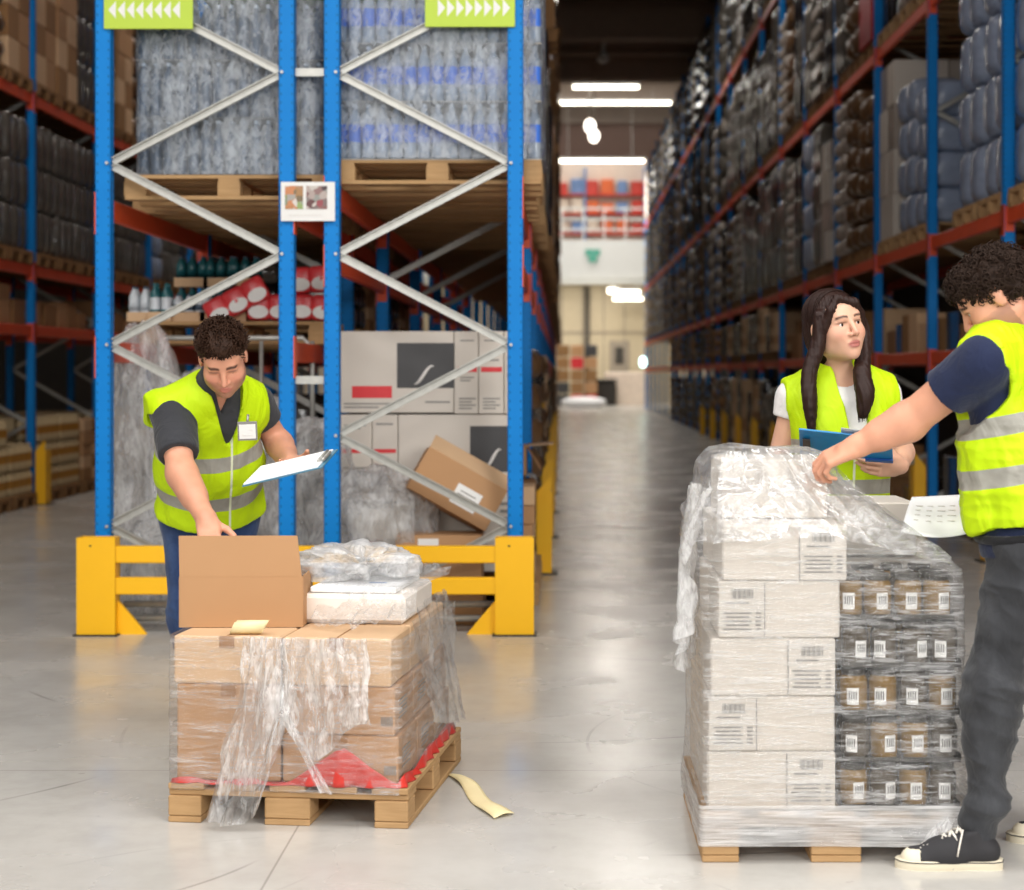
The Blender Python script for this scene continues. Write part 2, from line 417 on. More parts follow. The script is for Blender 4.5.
def film_mat(name, a0=.08, a1=.75, stretch=(1.5, 1.5, 10), scale=3.0, tint='ffffff', rough=.12, rot=(0, 0, 0), thr=(.45, .72), bmp=.5):
    """clear plastic film: see-through where it lies flat, milky and shiny in its creases"""
    t = NT(name); v = t.coord(stretch, rot=rot); v2 = t.coord(tuple(x * 1.6 for x in stretch), rot=(rot[0] + .5, rot[1] + .35, rot[2]))
    n = t.noise(v, scale, 5, .62, .5); n2 = t.noise(v2, scale * 2.1, 4, .6, .8)
    m = t.math('MULTIPLY', t.math('ADD', n, n2), .5)
    al = t.ramp(m, [(thr[0], a0), (thr[1], a1)])
    nm = t.bump(m, bmp, .02)
    tr = t.n('ShaderNodeBsdfTransparent'); c = lin(tint); tr.inputs[0].default_value = (*c, 1)
    dif = t.n('ShaderNodeBsdfDiffuse'); dif.inputs[0].default_value = (*[.86 * x for x in c], 1); t.l(nm, dif.inputs['Normal'])
    tl = t.n('ShaderNodeBsdfTranslucent'); tl.inputs[0].default_value = (*[.8 * x for x in c], 1)
    gl = t.n('ShaderNodeBsdfGlossy'); gl.inputs['Roughness'].default_value = rough; t.l(nm, gl.inputs['Normal'])
    ml = t.n('ShaderNodeMixShader'); ml.inputs[0].default_value = .3; t.l(dif.outputs[0], ml.inputs[1]); t.l(tl.outputs[0], ml.inputs[2])
    a = t.n('ShaderNodeMixShader'); t.l(al, a.inputs[0]); t.l(tr.outputs[0], a.inputs[1]); t.l(ml.outputs[0], a.inputs[2])
    fr = t.n('ShaderNodeFresnel'); fr.inputs[0].default_value = 1.5; t.l(nm, fr.inputs['Normal'])
    b = t.n('ShaderNodeMixShader'); t.l(t.math('MINIMUM', t.math('MULTIPLY_ADD', fr.outputs[0], 1.0, .0), .3), b.inputs[0]); t.l(a.outputs[0], b.inputs[1]); t.l(gl.outputs[0], b.inputs[2])
    return t.done(b)
film_mat('stretch_film', .05, .62, (1.3, 1.3, 11), 3.2, rot=(.15, .25, 0)); film_mat('stretch_film_side', .05, .6, (1.2, 1.2, 12), 3.4, rot=(.1, -.3, .1), thr=(.46, .66)); film_mat('film_drape', .04, .5, (6, 6, 2), 2.5, rough=.25, thr=(.45, .75)); film_mat('film_pile', .35, .92, (4, 4, 3), 2.6, rough=.3, bmp=.3); film_mat('film_band', .3, .92, (.8, .8, 26), 2.4, thr=(.4, .62))
film_mat('film_crumpled', .24, .9, (5, 5, 1.4), 2.4, rough=.2, bmp=.4); film_mat('film_hanging', .1, .85, (6, 6, 1.6), 2.5, rough=.2, thr=(.42, .68))
film_mat('film_top', .06, .6, (4, 4, 3.5), 2.6, rough=.25, bmp=.3, thr=(.44, .72))
film_mat('film_rack', .1, .68, (3, 3, 1.6), 3, 'dfe6ee', .2, thr=(.42, .64))

# ------------------------------------------------------------------ the setting
struct(MB().box((-8, 50, -.1), (50, 130, .2)), 'floor', 'polished_concrete')
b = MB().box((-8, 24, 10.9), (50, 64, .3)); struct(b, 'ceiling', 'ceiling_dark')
b = MB()
for y in (14, 20, 26, 32, 38, 44, 50): b.box((-8, y, 10.3), (50, .55, .95))
struct(b, 'trim_1', 'beam_concrete')
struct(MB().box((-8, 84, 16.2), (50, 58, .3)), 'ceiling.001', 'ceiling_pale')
b = MB()
for y in (62, 70, 78, 88, 96): b.box((-8, y, 15.6), (50, .5, .9))
struct(b, 'trim_2', 'ceiling_pale')
struct(MB().box((-8, 56.1, 13.6), (50, .3, 5.2)), 'trim_3', 'ceiling_pale')
struct(MB().box((6.2, 50, 8), (.3, 130, 16)), 'wall_right', 'wall_dim')
struct(MB().box((-10.5, 50, 8), (.3, 130, 16)), 'wall_left', 'wall_dim')
b = MB().box((-2, 84.2, 2.85), (16, .3, 5.7))
for k in range(17): b.box((-10 + k, 84.03, 2.85), (.05, .05, 5.6), 1)
b.box((-2, 84.02, 3.4), (16, .06, .08), 1)
struct(b, 'wall_back', ['back_panel', 'wall_dim'])
b = MB().box((2.75, 84.0, 1.5), (.95, .06, 3.0)).box((2.75, 83.95, 2.3), (.4, .05, .8), 1)
struct(b, 'door_1', ['wall_dim', 'dark_steel'])
struct(MB().box((-2, 90, 5.85), (16, 14, .3)).box((-2, 82.9, 6.85), (16, .25, 1.8)), 'trim_4', 'white_paint')
struct(MB().box((-2, 98, 11), (16, .3, 10.5)), 'wall_back.001', 'pale_pink')
tag(MB().tube([(1.2, 83.72, 0), (1.2, 83.72, 5.6)], .13, 10).build('downpipe', 'dark_pipe'), 'dark downpipe on the far beige wall below the mezzanine', 'pipe')
tag(MB().box((1.45, 82.7, 7.15), (.7, .06, .3)).box((1.45, 82.7, 6.85), (.4, .06, .3)).build('exit_sign', 'green_sign'), 'small green sign on the white edge of the far mezzanine', 'sign')
r = thing('mezzanine_railing', 'white open railing along the edge of the far mezzanine', 'railing', (-2, 82.9, 7.75))
for k in range(17): MB().bar((-8 + k, 0, 0), (-8 + k, 0, 1.5), .07, .07).build('post', 'white_paint', r)
for z in (.5, 1.0, 1.5): MB().bar((-8, 0, z), (8, 0, z), .08, .08).build('rail', 'white_paint', r)
simple('shop_red', 'd23a2c', .5, var=.3, vscale=3); simple('shop_orange', 'e56a30', .5, var=.3, vscale=3); simple('shop_green', 'a8c060', .5, var=.3); simple('shop_blue', '6f8fc4', .5, var=.2)
simple('shop_cream', 'e2d2c2', .6, var=.2)
sh = thing('display_shelf', 'red and orange stocked shop shelving on the far mezzanine', 'shelving', (1.2, 91, 6.7))
MB().box((0, .4, 3.4), (6.4, .1, 5.0)).build('back_panel', 'shop_cream', sh)
rr = random.Random(3)
for z in (2.0, 3.0, 4.0):
    MB().box((0, 0, z), (6.2, .7, .08)).build('shelf', 'shop_red', sh)
    for k in range(8):
        w = rr.uniform(.5, .7); h = rr.uniform(.5, .8)
        MB().box((-2.75 + k * .78, 0, z + .04 + h / 2), (w, .5, h), 0, .04).build('display_box', rr.choice(['shop_red', 'shop_orange', 'shop_red', 'shop_cream', 'shop_orange', 'shop_blue']), sh)
for x in (-3.1, 0, 3.1): MB().box((x, 0, 3.2), (.12, .7, 4.4)).build('post', 'shop_blue', sh)
tag(MB().box((4.95, 91, 9.3), (.9, .5, 5.2), 0, .05).box((4.95, 90.7, 11.0), (.8, .1, 1.0), 1).box((4.95, 90.7, 9.5), (.8, .1, 1.0), 2).box((4.95, 90.7, 8.2), (.8, .1, .9), 1).build('poster_stand', ['shop_cream', 'shop_orange', 'shop_green']), 'tall narrow coloured poster stand right of the far shop shelving', 'stand')
# strip lights and hanging lamps of the far hall
for i, (px, py, w, Y, d) in enumerate(((606, 86, 3.0, 78, 'nearer'), (606, 102, 6.4, 84, 'longest'), (600, 160, 4.6, 88, 'lower'), (624, 291, 1.5, 80, 'upper'), (628, 298, 1.4, 82, 'lower'))):
    p = P(px, py, Y)
    txt = [f'{d} of the strip lights under the bright far ceiling', f'{d} strip light spanning the bright far hall', f'{d} strip light over the far shop shelving', f'{d} of two short strip lights under the mezzanine', f'{d} of two short strip lights under the mezzanine'][i]
    t = thing('strip_light', txt, 'light', p, 0, 'strip lights of the far hall')
    MB().box((0, 0, .06), (w, .3, .1)).build('housing', 'white_paint', t); MB().box((0, 0, -.05), (w * .97, .22, .1)).build('tube', 'tube_light', t); top = (15.14 if i < 3 else 5.69) - p.z; b = MB()
    for q in (-.35, .35): b.tube([(q * w, 0, .1), (q * w, 0, top)], .015, 6)
    b.build('suspension', 'white_paint', t)
for px, py, Y, tx in ((590, 126, 80, 'upper'), (594, 136, 84, 'lower')):
    t = thing('pendant_lamp', f'{tx} of two glowing globe lamps hanging in the far hall', 'lamp', P(px, py, Y), 0, 'globe lamps of the far hall')
    MB().blob((0, 0, 0), (.5, .5, .65), 1, 12, 8).build('globe', 'lamp_globe', t); MB().tube([(0, 0, .4), (0, 0, 15.2 - P(px, py, Y).z)], .03, 6).build('rod', 'dark_pipe', t)
t = thing('pendant_lamp', 'white hanging rod lamp with a round end under the dark ceiling', 'lamp', P(603, 58, 46))
MB().blob((0, 0, 0), (.34, .34, .3), 1, 12, 8).build('globe', 'white_paint', t); MB().tube([(0, 0, .1), (.12, 0, 2.2)], .06, 8).build('rod', 'white_paint', t)
tag(MB().tube([(-3, 47, 10.05), (5, 47, 10.05)], .09, 8).build('ceiling_pipe', 'beam_concrete'), 'pale pipe crossing the aisle under the dark ceiling', 'pipe')
# things standing at the far end of the aisle
rr = random.Random(5)
st = thing('carton_stack', 'stack of brown and dark cartons at the far left end of the aisle', 'boxes', (P(577, 400, 78).x, 78, 0))
for z in range(5):
    for x in range(3): MB().box((-.62 + x * .62, 0, .25 + z * .55), (.56, .8, .5), 0, .03).build('carton', rr.choice(['cardboard_dark', 'pallet_wood_dark', 'print_red', 'cardboard', 'print_dark']), st)
tag(MB().box((0, 0, .55), (1.1, .8, 1.1), 0, .1).box((0, 0, 1.14), (1.2, .9, .1), 0, .04).build('waste_bin', 'dark_steel', None, (P(604, 400, 79).x, 79, 0)), 'dark lidded bin beside the stack at the aisle end', 'bin')
tag(MB().box((0, 0, .75), (2.0, .8, 1.5), 0, .03).box((0, -.42, .75), (.05, .05, 1.3)).build('cupboard', 'shop_cream', None, (P(627, 400, 80).x, 80, 0)), 'low cream cupboard against the far beige wall', 'cupboard')
tag(MB().blob((0, 0, .2), (1.9, 1.3, .5), .8, 16, 8, jit=.06).build('plastic_heap', 'paper_white', None, (P(583, 403, 76).x, 74, 0)), 'white heap of plastic on the floor at the aisle end', 'heap')
t = thing('emergency_light', 'small glowing green-white light at the far end of the right rack', 'light', P(643, 362, 72))
MB().box((0, 0, 0), (.3, .12, .5), 0, .03).build('housing', 'white_paint', t); MB().blob((0, -.1, 0), (.26, .16, .42), .8, 10, 8).build('lens', 'exit_glow', t)

# ------------------------------------------------------------------ light
def area(name, loc, tgt, size, power, col=(1, .985, .965), sy=None):
    l = bpy.data.lights.new(name, 'AREA'); l.energy = power; l.color = col; l.shape = 'RECTANGLE'; l.size = size; l.size_y = sy or size
    o = bpy.data.objects.new(name, l); C.objects.link(o); o.location = loc
    o.rotation_euler = (Vector(tgt) - Vector(loc)).to_track_quat('-Z', 'Y').to_euler(); return o
for x, y in ((-4.5, 1.5), (-.5, .5), (3.6, 1.5), (-4.5, 5.0), (-.8, 4.6), (2.8, 4.6)): area("hall_and_fill_light", (x, y, 6.6), (x * .95, y + .6, 0), 2.6, 135, sy=1.4)
area("hall_and_fill_light", (-2.6, -3.2, 3.8), (-1.0, 6, .8), 4, 330, sy=2.4)  # added fill behind the camera, brightens the upright front faces
area("hall_and_fill_light", (4.6, -1.6, 4.2), (.3, 6, .7), 3.5, 470, sy=2.4)  # added fill from front right, brightens the sides facing right
for y in (24, 36, 48, 60, 70): area('aisle_light', (1.6, y, 9.6), (1.6, y, 0), .5, 110, (1, .95, .88), 3)
for y, pw in ((70, 720), (80, 650), (90, 170)): area('far_light', (1.0, y, 14.8), (1.0, y + 2, 0), 6, pw, (1, .95, .9), 3)
area('far_light', (1.0, 70, 8.5), (1.0, 84, 4.5), 5, 520, (1, .96, .9), 2)
area('far_light', (1.0, 79.5, 5.3), (1.0, 81, 0), 3, 320, (1, .94, .82), 2)
area('aisle_light', (-4.3, 15, 9.6), (-4.3, 15, 0), .5, 170, (1, .93, .85), 3)  # added light that lifts the left aisle floor
area('aisle_light', (-4.2, 26, 9.6), (-4.2, 26, 0), .5, 150, (1, .93, .85), 3)
w = bpy.data.worlds.new('hall'); w.use_nodes = True; SC.world = w
w.node_tree.nodes['Background'].inputs[0].default_value = (1, .98, .95, 1); w.node_tree.nodes['Background'].inputs[1].default_value = .16
# ------------------------------------------------------------------ pallet racks
# shared meshes, made once and reused by every copy
def upright_mesh(h):
    b = MB(); b.box((0, -.032, h / 2), (.09, .006, h)).box((-.042, 0, h / 2), (.006, .07, h)).box((.042, 0, h / 2), (.006, .07, h))
    b.box((-.03, .032, h / 2), (.03, .006, h)).box((.03, .032, h / 2), (.03, .006, h)); return b.mesh('upright', 'blue_upright')
def brace_mesh(v):                                # an open channel lying along v
    b = MB(); v = Vector(v); n = Vector((0, 1, 0)); s = v.normalized().cross(n) * .018
    b.bar((0, 0, 0), v, .004, .036, 0, s.normalized() if False else s)  # web
    M = frame_from(v, (0, 1, 0)); L = v.length
    b2 = MB(); b2.box((0, L / 2, .012), (.044, L, .005)).box((-.02, L / 2, -.004), (.005, L, .03)).box((.02, L / 2, -.004), (.005, L, .03))
    b3 = MB(); b3.ext(b2, M.to_4x4()); return b3.mesh('brace', 'galvanised')
FRAME_UP = {}
def rack(name, label, cat, xs, ys, height, levels, z0, step, flip, brace_top, braced, loc_x0, beam_sides, conn=True, beam_levels_back=None, aisle=None, group=None):
    """xs: the two upright positions of every frame, ys: where the frames stand; beams run along Y between the frames"""
    r = thing(name, label, cat, (0, 0, 0), 0, group)
    um = FRAME_UP.setdefault(height, upright_mesh(height))
    x0, x1 = xs; fp = MB().box((0, 0, .005), (.15, .14, .01)).mesh('foot_plate', 'dark_steel')
    up = brace_mesh((x1 - x0 - .05, 0, step)); dn = brace_mesh((x1 - x0 - .05, 0, -step))
    bolt = MB().tube([(0, -.02, 0), (0, .0, 0)], .009, 8).mesh('bolt', 'galvanised')
    for fi, y in enumerate(ys):
        for x in xs:
            u = link('upright', um, r, (x, y, 0))
            if fi < 3: link('foot_plate', fp, r, (x, y, 0))
        if fi < braced:
            z = z0; left = flip; k = 0
            while z < brace_top:
                if left: link('brace', up, r, (x0 + .025, y, z))
                else: link('brace', dn, r, (x0 + .025, y, z + step))
                if fi == 0: link('bolt', bolt, r, (x0 + .025 if left else x1 - .025, y - .035, z))
                z += step; left = not left
    for i in range(len(ys) - 1):
        L = ys[i + 1] - ys[i] - .09
        for z in levels:
            for x in beam_sides(i):
                if (x, z) in SKIP_BEAM: continue
                key = ('beam', round(L, 3), x > (x0 + x1) / 2)
                if key not in FRAME_UP:
                    sg = 1 if x > (x0 + x1) / 2 else -1
                    FRAME_UP[key] = MB().box((0, 0, 0), (.045, L, .12), 0, .008).box((.0, -L / 2 + .003, -.02), (.07, .006, .2)).box((.0, L / 2 - .003, -.02), (.07, .006, .2)).box((sg * .044, -L / 2 - .042, -.03), (.006, .09, .24)).box((sg * .044, L / 2 + .042, -.03), (.006, .09, .24)).mesh('beam', 'orange_beam')
                link('beam', FRAME_UP[key], r, (x, (ys[i] + ys[i + 1]) / 2, z))
    return r
SKIP_BEAM = set()
YA = 10.0                                          # where the end frames of the middle racks stand
STEP = .517
XA = (P(332.5, 0, YA).x, P(515.5, 0, YA).x); XB = (P(104.5, 0, YA).x, P(287.5, 0, YA).x)
ysA = [YA + 2.8 * i for i in range(22)]; ysB = [YA + 2.8 * i for i in range(9)]
rackA = rack('pallet_rack', 'blue and orange pallet rack whose end frame faces the aisle, right of the pair', 'rack', XA, ysA, 9.6, (2.10, 2.49, 4.9, 7.3), .07, STEP, True, 4.3, 4, 0, lambda i: (XA[0], XA[1]) if i < 5 else (XA[1],), group='pallet racks')
rackB = rack('pallet_rack', 'blue and orange pallet rack behind the bending man, left of the back-to-back pair', 'rack', XB, ysB, 9.6, (1.58, 2.40, 4.9, 7.3), .07, STEP, False, 4.3, 4, 0, lambda i: (XB[0], XB[1]) if i < 6 else (XB[0],), group='pallet racks')
for z in (.38, 1.42, 3.18, 5.2): MB().bar((XB[1], YA + .02, z), (XA[0], YA + .02, z), .03, .045).build('row_spacer', 'galvanised', rackA)
XD = (3.45, 4.6); ysD = [10.75 + 2.78 * i for i in range(23)]
rackD = rack('pallet_rack', 'long blue and orange pallet rack along the right side of the aisle', 'rack', XD, ysD, 9.9, (1.6, 2.67, 4.92, 7.5), .3, .6, True, 9, 6, 0, lambda i: (3.45, 4.6) if i < 5 else (3.45,), group='pallet racks')
XC = (-7.0, -5.9); ysC = [16.7 + 2.75 * i for i in range(14)]
rackC = rack('pallet_rack', 'dim blue and orange pallet rack at the far left, beyond the left aisle', 'rack', XC, ysC, 9.6, (1.93, 2.6, 4.5, 7.0), .3, .6, True, 8, 5, 0, lambda i: (XC[0], XC[1]) if i < 6 else (XC[1],), group='pallet racks')

# ------------------------------------------------------------------ yellow rack guards
g = thing('rack_end_guard', 'yellow steel end guard with two rails in front of the rack frames', 'guard', (0, 9.72, 0))
def guard_post(xc, sgn):
    w, d, h, t = .215, .1, .545, .012; b = MB()
    b.box((xc, 0, h / 2), (w, t, h)).box((xc - w / 2 + t / 2, d / 2, h / 2), (t, d, h)).box((xc + w / 2 - t / 2, d / 2, h / 2), (t, d, h)).box((xc, d, h / 2), (w, t, h))
    b.box((xc, d / 2, .004), (w + .03, d + .06, .008), 1).box((xc, d / 2, h - .05), (w - .02, d - .01, .01), 2).box((xc - .03, -.007, .5), (.012, .004, .008), 2)  # black plate in the hollow post stands in for its shaded open top
    return b
gx0, gx1 = P(96, 0, 9.72).x, P(514.5, 0, 9.72).x
pm = ['safety_yellow', 'dark_steel', 'black']
guard_post(gx0, 1).build('guard_post', pm, g); guard_post(gx1, -1).build('guard_post', pm, g)
for z in (.45, .275): MB().box(((gx0 + gx1) / 2, .03, z), (gx1 - gx0 - .2, .05, .095), 0, .006).build('rail', 'safety_yellow', g)
for x, s in ((gx0 + .108, 1), (gx1 - .108, -1)):
    MB().prism([(x, .05, .0), (x + s * .16, .05, 0), (x + s * .12, .05, .05), (x, .05, .19)], (0, .03, 0)).build('gusset', 'safety_yellow', g)
for z in (.02, .1): MB().tube([((gx0 + .12), .13, z + .06), ((gx1 - .12), .13, z + .06)], .018, 8).build('floor_rail', 'galvanised', g)
def col_guard(x, y, sg, label, group):
    t = thing('column_guard', label, 'guard', (x, y, 0), 0, group)
    MB().box((sg * .1, 0, .3), (.012, .2, .6)).box((sg * .05, -.1, .3), (.11, .012, .6)).box((sg * .05, .1, .3), (.11, .012, .6)).prism([(0, -.108, .0), (sg * .1, -.108, 0), (sg * .1, -.108, .72), (0, -.108, .6)], (0, .012, 0)).build('shield', 'safety_yellow', t)
    MB().box((sg * .06, 0, .005), (.18, .26, .01)).build('base_plate', 'dark_steel', t)
for i in range(1, 10): col_guard(XA[1] + .085, ysA[i], 1, f'yellow column guard at the {ORD[i]} upright along the left of the aisle', 'column guards left of the aisle')
for i in range(1, 12): col_guard(XD[0] - .085, ysD[i], -1, f'yellow column guard at the {ORD[i]} upright of the right rack', 'column guards of the right rack')
for i in range(0, 5): col_guard(XC[1] + .085, ysC[i], 1, f'yellow column guard at the {ORD[i]} upright of the far left rack', 'column guards of the far left rack')

# ------------------------------------------------------------------ signs on the end frames
def arrow_sign(x0, x1, y0, y1, Y, right, label):
    a, c = P(x0, y1, Y), P(x1, y0, Y); w, h = c.x - a.x, c.z - a.z
    t = thing('arrow_sign', label, 'sign', ((a.x + c.x) / 2, Y, a.z), 0, 'green arrow signs')
    MB().box((0, 0, h / 2), (w, .012, h), 0, .002).build('sign_board', 'sign_green', t)
    n = 8; b = MB()
    for k in range(n):
        xc = -w / 2 + .055 + (w - .09) * (k + .35) / n; hh = .05; ww = .042; zc = h * .42
        p = [(xc, -.0075, zc - hh), (xc + ww, -.0075, zc), (xc, -.0075, zc + hh)]
        if not right: p = [(2 * 0 - q[0], q[1], q[2]) for q in p][::-1]
        b.prism(p, (0, .002, 0))
    b.build('arrows', 'label_white', t)
simple('sign_green', 'b5cf3c', .5, var=.03)
arrow_sign(104, 193, -16, 29, YA - .05, False, 'green sign with white arrows pointing left on the left rack frame')
arrow_sign(425, 515, -18, 27, YA - .05, True, 'green sign with white arrows pointing right on the right rack frame')
def collage_mat(name, cols, seed):
    t = NT(name); v = t.coord((1, 1, 1), rot=(0, .7, 0)); vo = t.n('ShaderNodeTexVoronoi', distance='MANHATTAN'); vo.inputs['Scale'].default_value = 26; vo.inputs['Randomness'].default_value = .8
    off = t.n('ShaderNodeVectorMath', operation='ADD'); off.inputs[1].default_value = (seed, seed, seed); t.l(v, off.inputs[0]); t.l(off.outputs[0], vo.inputs['Vector'])
    sp = t.n('ShaderNodeSeparateColor'); t.l(vo.outputs['Color'], sp.inputs[0])
    c = t.ramp(sp.outputs[0], [((i + .5) / len(cols), lin(x)) for i, x in enumerate(cols)]); return t.done(t.bsdf(c, .4))
collage_mat('photo_one', ['c07a4a', '51703c', 'e2d6d2', '2f4428', 'd89a70', '7f5a3a', '8aa05c'], 1.3)
collage_mat('photo_two', ['5a2c2c', 'a9aca6', '7a3f3c', 'c9c6bd', 'a04048', '3b2224', '8d8f88'], 4.1)
a, c = P(281, 221, YA - .06), P(335, 182, YA - .06)
t = thing('picture_sign', 'white sign with two small colour photos between the rack frames', 'sign', (a.x, YA - .06, a.z)); w, h = c.x - a.x, c.z - a.z
MB().box((w / 2, 0, h / 2), (w, .008, h)).build('sign_board', 'label_white', t)
MB().box((0, 0, 0), (.102, .004, .131)).build('photo', 'photo_one', t, (.075, -.006, .133)); MB().box((0, 0, 0), (.118, .004, .131)).build('photo', 'photo_two', t, (.204, -.006, .133))
b = MB()
for k in range(9): b.box((.055 + k * .021, -.006, .032), (.015, .003, .006))
b.build('caption', 'print_light', t)
# ------------------------------------------------------------------ goods in the racks
simple('bottle_clear', '98a2ae', .14, var=.45, vscale=14); simple('bottle_label_blue', '3f74d6', .35, var=.15); simple('bottle_cap', 'd7dce2', .4); simple('bottle_grey', '4e5d6e', .16, var=.5, vscale=12); simple('bottle_white', 'cfd6dc', .25, var=.2)
simple('bottle_dark', '2e2b29', .15, var=.4, vscale=9); simple('bottle_teal', '27656c', .25, var=.3); simple('bottle_cream', 'c9b48c', .35, var=.25); simple('label_amber', 'a8762f', .4, var=.3)
simple('bag_grey', '8e9bb2', .17, var=.4, vscale=4, bump=.35, bscale=9, stretch=(1, 1, 2)); simple('sack_brown', '6a4f36', .3, var=.35, vscale=5, bump=.3, bscale=12)
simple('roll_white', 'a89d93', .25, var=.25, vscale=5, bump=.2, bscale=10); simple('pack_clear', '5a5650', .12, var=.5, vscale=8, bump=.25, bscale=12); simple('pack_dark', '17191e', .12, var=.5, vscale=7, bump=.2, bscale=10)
simple('red_box', 'b31420', .45, var=.12); simple('crate_green', '51703a', .5, var=.3); simple('yellow_pack', 'd7a62a', .4, var=.25); simple('red_pack', 'd13b40', .3, var=.2, vscale=9); simple('pink_pack', 'd9737a', .3, var=.2)

def film_hull(w, d, h, amp, seed, n=60, m=14, top=True, e=.25):
    b = MB(); A = np.zeros((m, n, 3)); a = np.linspace(0, 2 * PI, n, endpoint=False); sp = lambda x: np.sign(x) * np.abs(x) ** e
    for i in range(m):
        z = h * i / (m - 1); A[i, :, 0] = sp(np.cos(a)) * w / 2; A[i, :, 1] = sp(np.sin(a)) * d / 2; A[i, :, 2] = z
    nz = fbm(A * np.array([3, 3, 9]) + seed * 7.3, 3, seed); k = 1 + amp * nz; A[:, :, 0] *= k; A[:, :, 1] *= k
    return b.grid(A, 0, True)
def bottle(b, x, y, z, h=.32, r=.039, mis=(0, 1, 2), n=10):
    prof = [(r * .8, 0), (r, .012), (r * .94, .05), (r, .07), (r * .97, .3 * h), (r * .97, .62 * h), (r, .66 * h), (r * .85, .76 * h), (r * .38, .9 * h), (r * .34, .93 * h), (r * .4, .935 * h), (r * .4, h)]
    b.lathe(prof, n, (x, y, z), mis=[mis[0]] * 4 + [mis[1]] + [mis[0]] * 5 + [mis[2]])
def bottle_pack(nx, ny, h=.32, r=.039, s=.08):
    b = MB()
    for i in range(nx):
        for j in range(ny): bottle(b, (i - (nx - 1) / 2) * s, (j - (ny - 1) / 2) * s, 0, h, r)
    return b
def pallet_mb(w=1.2, d=.8):                        # boards along x
    b = MB()
    for k in range(5): b.box((0, -d / 2 + .06 + k * (d - .12) / 4, .133), (w, .11, .022), 0, .002)
    for x in (-w / 2 + .06, 0, w / 2 - .06): b.box((x, 0, .111), (.12, d, .022))
    for x in (-w / 2 + .06, 0, w / 2 - .06):
        for y in (-d / 2 + .05, 0, d / 2 - .05): b.box((x, y, .061), (.13, .1, .078), 0, .002)
    for y in (-d / 2 + .05, 0, d / 2 - .05): b.box((0, y, .011), (w, .1, .022), 0, .002)
    return b
PAL_ME = pallet_mb().mesh('pallet', 'pallet_wood')
PAL_DK = pallet_mb().mesh('pallet', 'pallet_wood_dark')
def load_parts(kind, h, seed):
    """the pieces of one pallet load: (part name, builder, materials, place); x 1.15 deep, y .78 wide, z up"""
    r = random.Random(seed); L = []
    def stack(nx, ny, nz, part, mats, e, jit, gap=.98, pick=None, boxy=False):
        hz = h / nz
        for k in range(nz):
            for i in range(nx):
                for j in range(ny):
                    if 0 < i < nx - 1 and 0 < j < ny - 1 and k < nz - 1: continue
                    w, d = 1.15 / nx, .78 / ny; b = MB(); sc = 1 + r.uniform(-.04, .03)
                    if boxy: b.box((0, 0, hz / 2), (w * gap, d * gap, hz * .985), 0, .006)
                    else: b.blob((0, 0, hz / 2), (w * gap * sc, d * gap * sc, hz * 1.02), e, 16, 10, jit=jit, seed=r.randint(0, 999))
                    m = mats if not pick else [r.choice(mats)]
                    L.append((part, b, m, (-.575 + w * (i + .5) + r.uniform(-.006, .006), -.39 + d * (j + .5) + r.uniform(-.006, .006), k * hz)))
    if kind == 'drums': stack(2, 2, 4, 'bundle', ['bag_grey'], .42, .01)
    elif kind == 'sacks': stack(2, 2, 6, 'sack', ['sack_brown'], .6, .06, 1.04)
    elif kind == 'rolls': stack(3, 2, 9, 'roll_pack', ['roll_white'], .6, .02)
    elif kind == 'clear': stack(4, 3, 3, 'bottle_case', ['pack_clear'], .4, .02, .94)
    elif kind == 'dark': stack(4, 3, 3, 'bottle_case', ['pack_dark', 'pack_clear', 'pack_dark'], .35, .01, .93, True)
    elif kind == 'cartons': stack(2, 2, 5, 'carton', ['cardboard', 'cardboard_dark', 'cardboard_light'], 0, 0, .985, True, True)
    elif kind == 'white': stack(2, 2, 4, 'carton', ['cardboard_white', 'roll_white'], 0, 0, .985, True, True)
    elif kind == 'mixed': stack(2, 2, 5, 'case', ['red_pack', 'yellow_pack', 'cardboard_dark', 'pack_dark', 'bottle_white'], .3, .01, .97, True)
    elif kind == 'red':
        b = MB().box((0, 0, h / 2), (1.1, .76, h), 0, .01); L.append(('carton', b, ['red_box'], (0, 0, 0)))
        b = MB()
        for y in (-.2, .1): b.prism([(-.555, y, h * .72), (-.555, y + .16, h * .72), (-.555, y + .12, h * .85), (-.555, y + .04, h * .85)], (-.004, 0, 0))
        L.append(('emblem', b, ['black'], (0, 0, 0)))
    elif kind == 'banded':
        n = 8; hz = h / n
        for k in range(n): L.append(('tray', MB().box((0, 0, hz * .25), (1.14, .78, hz * .5), 1, .01).blob((0, 0, hz * .7), (1.08, .72, hz * .62), .25, 18, 6, 0), ['pack_dark', 'roll_white'], (0, 0, k * hz)))
    elif kind in ('water', 'greywater'):
        mats = ['bottle_clear', 'bottle_label_blue', 'bottle_cap'] if kind == 'water' else ['bottle_grey', 'bottle_grey', 'bottle_white']
        nz = 5 if kind == 'water' else 3; s_ = .08 if kind == 'water' else .0725; pk = bottle_pack(3, 2, .32, .039 if kind == 'water' else .0355, s_)
        for k in range(nz):
            for i in range(5):
                for j in range(5):
                    if 0 < i < 4 and j > 0: continue
                    L.append(('bottle_pack', pk, mats, ((i - 2) * s_ * 3, (j - 2) * s_ * 2, k * .335)))
            L.append(('layer_pad', MB().box((0, 0, -.004), (s_ * 15, s_ * 10, .005)), ['cardboard_white' if kind == 'water' else 'print_mid'], (0, 0, k * .335)))
    return L
DESC = {'drums': 'grey-blue film-wrapped bundles', 'sacks': 'crumpled brown sacks', 'rolls': 'pale wrapped rolls', 'clear': 'shiny clear cases', 'dark': 'dark shiny cases', 'cartons': 'brown cartons', 'white': 'white cartons', 'mixed': 'red, yellow and dark cases', 'red': 'a tall red carton', 'banded': 'dark trays with pale bands', 'water': 'blue-labelled water bottles', 'greywater': 'grey-blue bottles'}
PROTO = {}
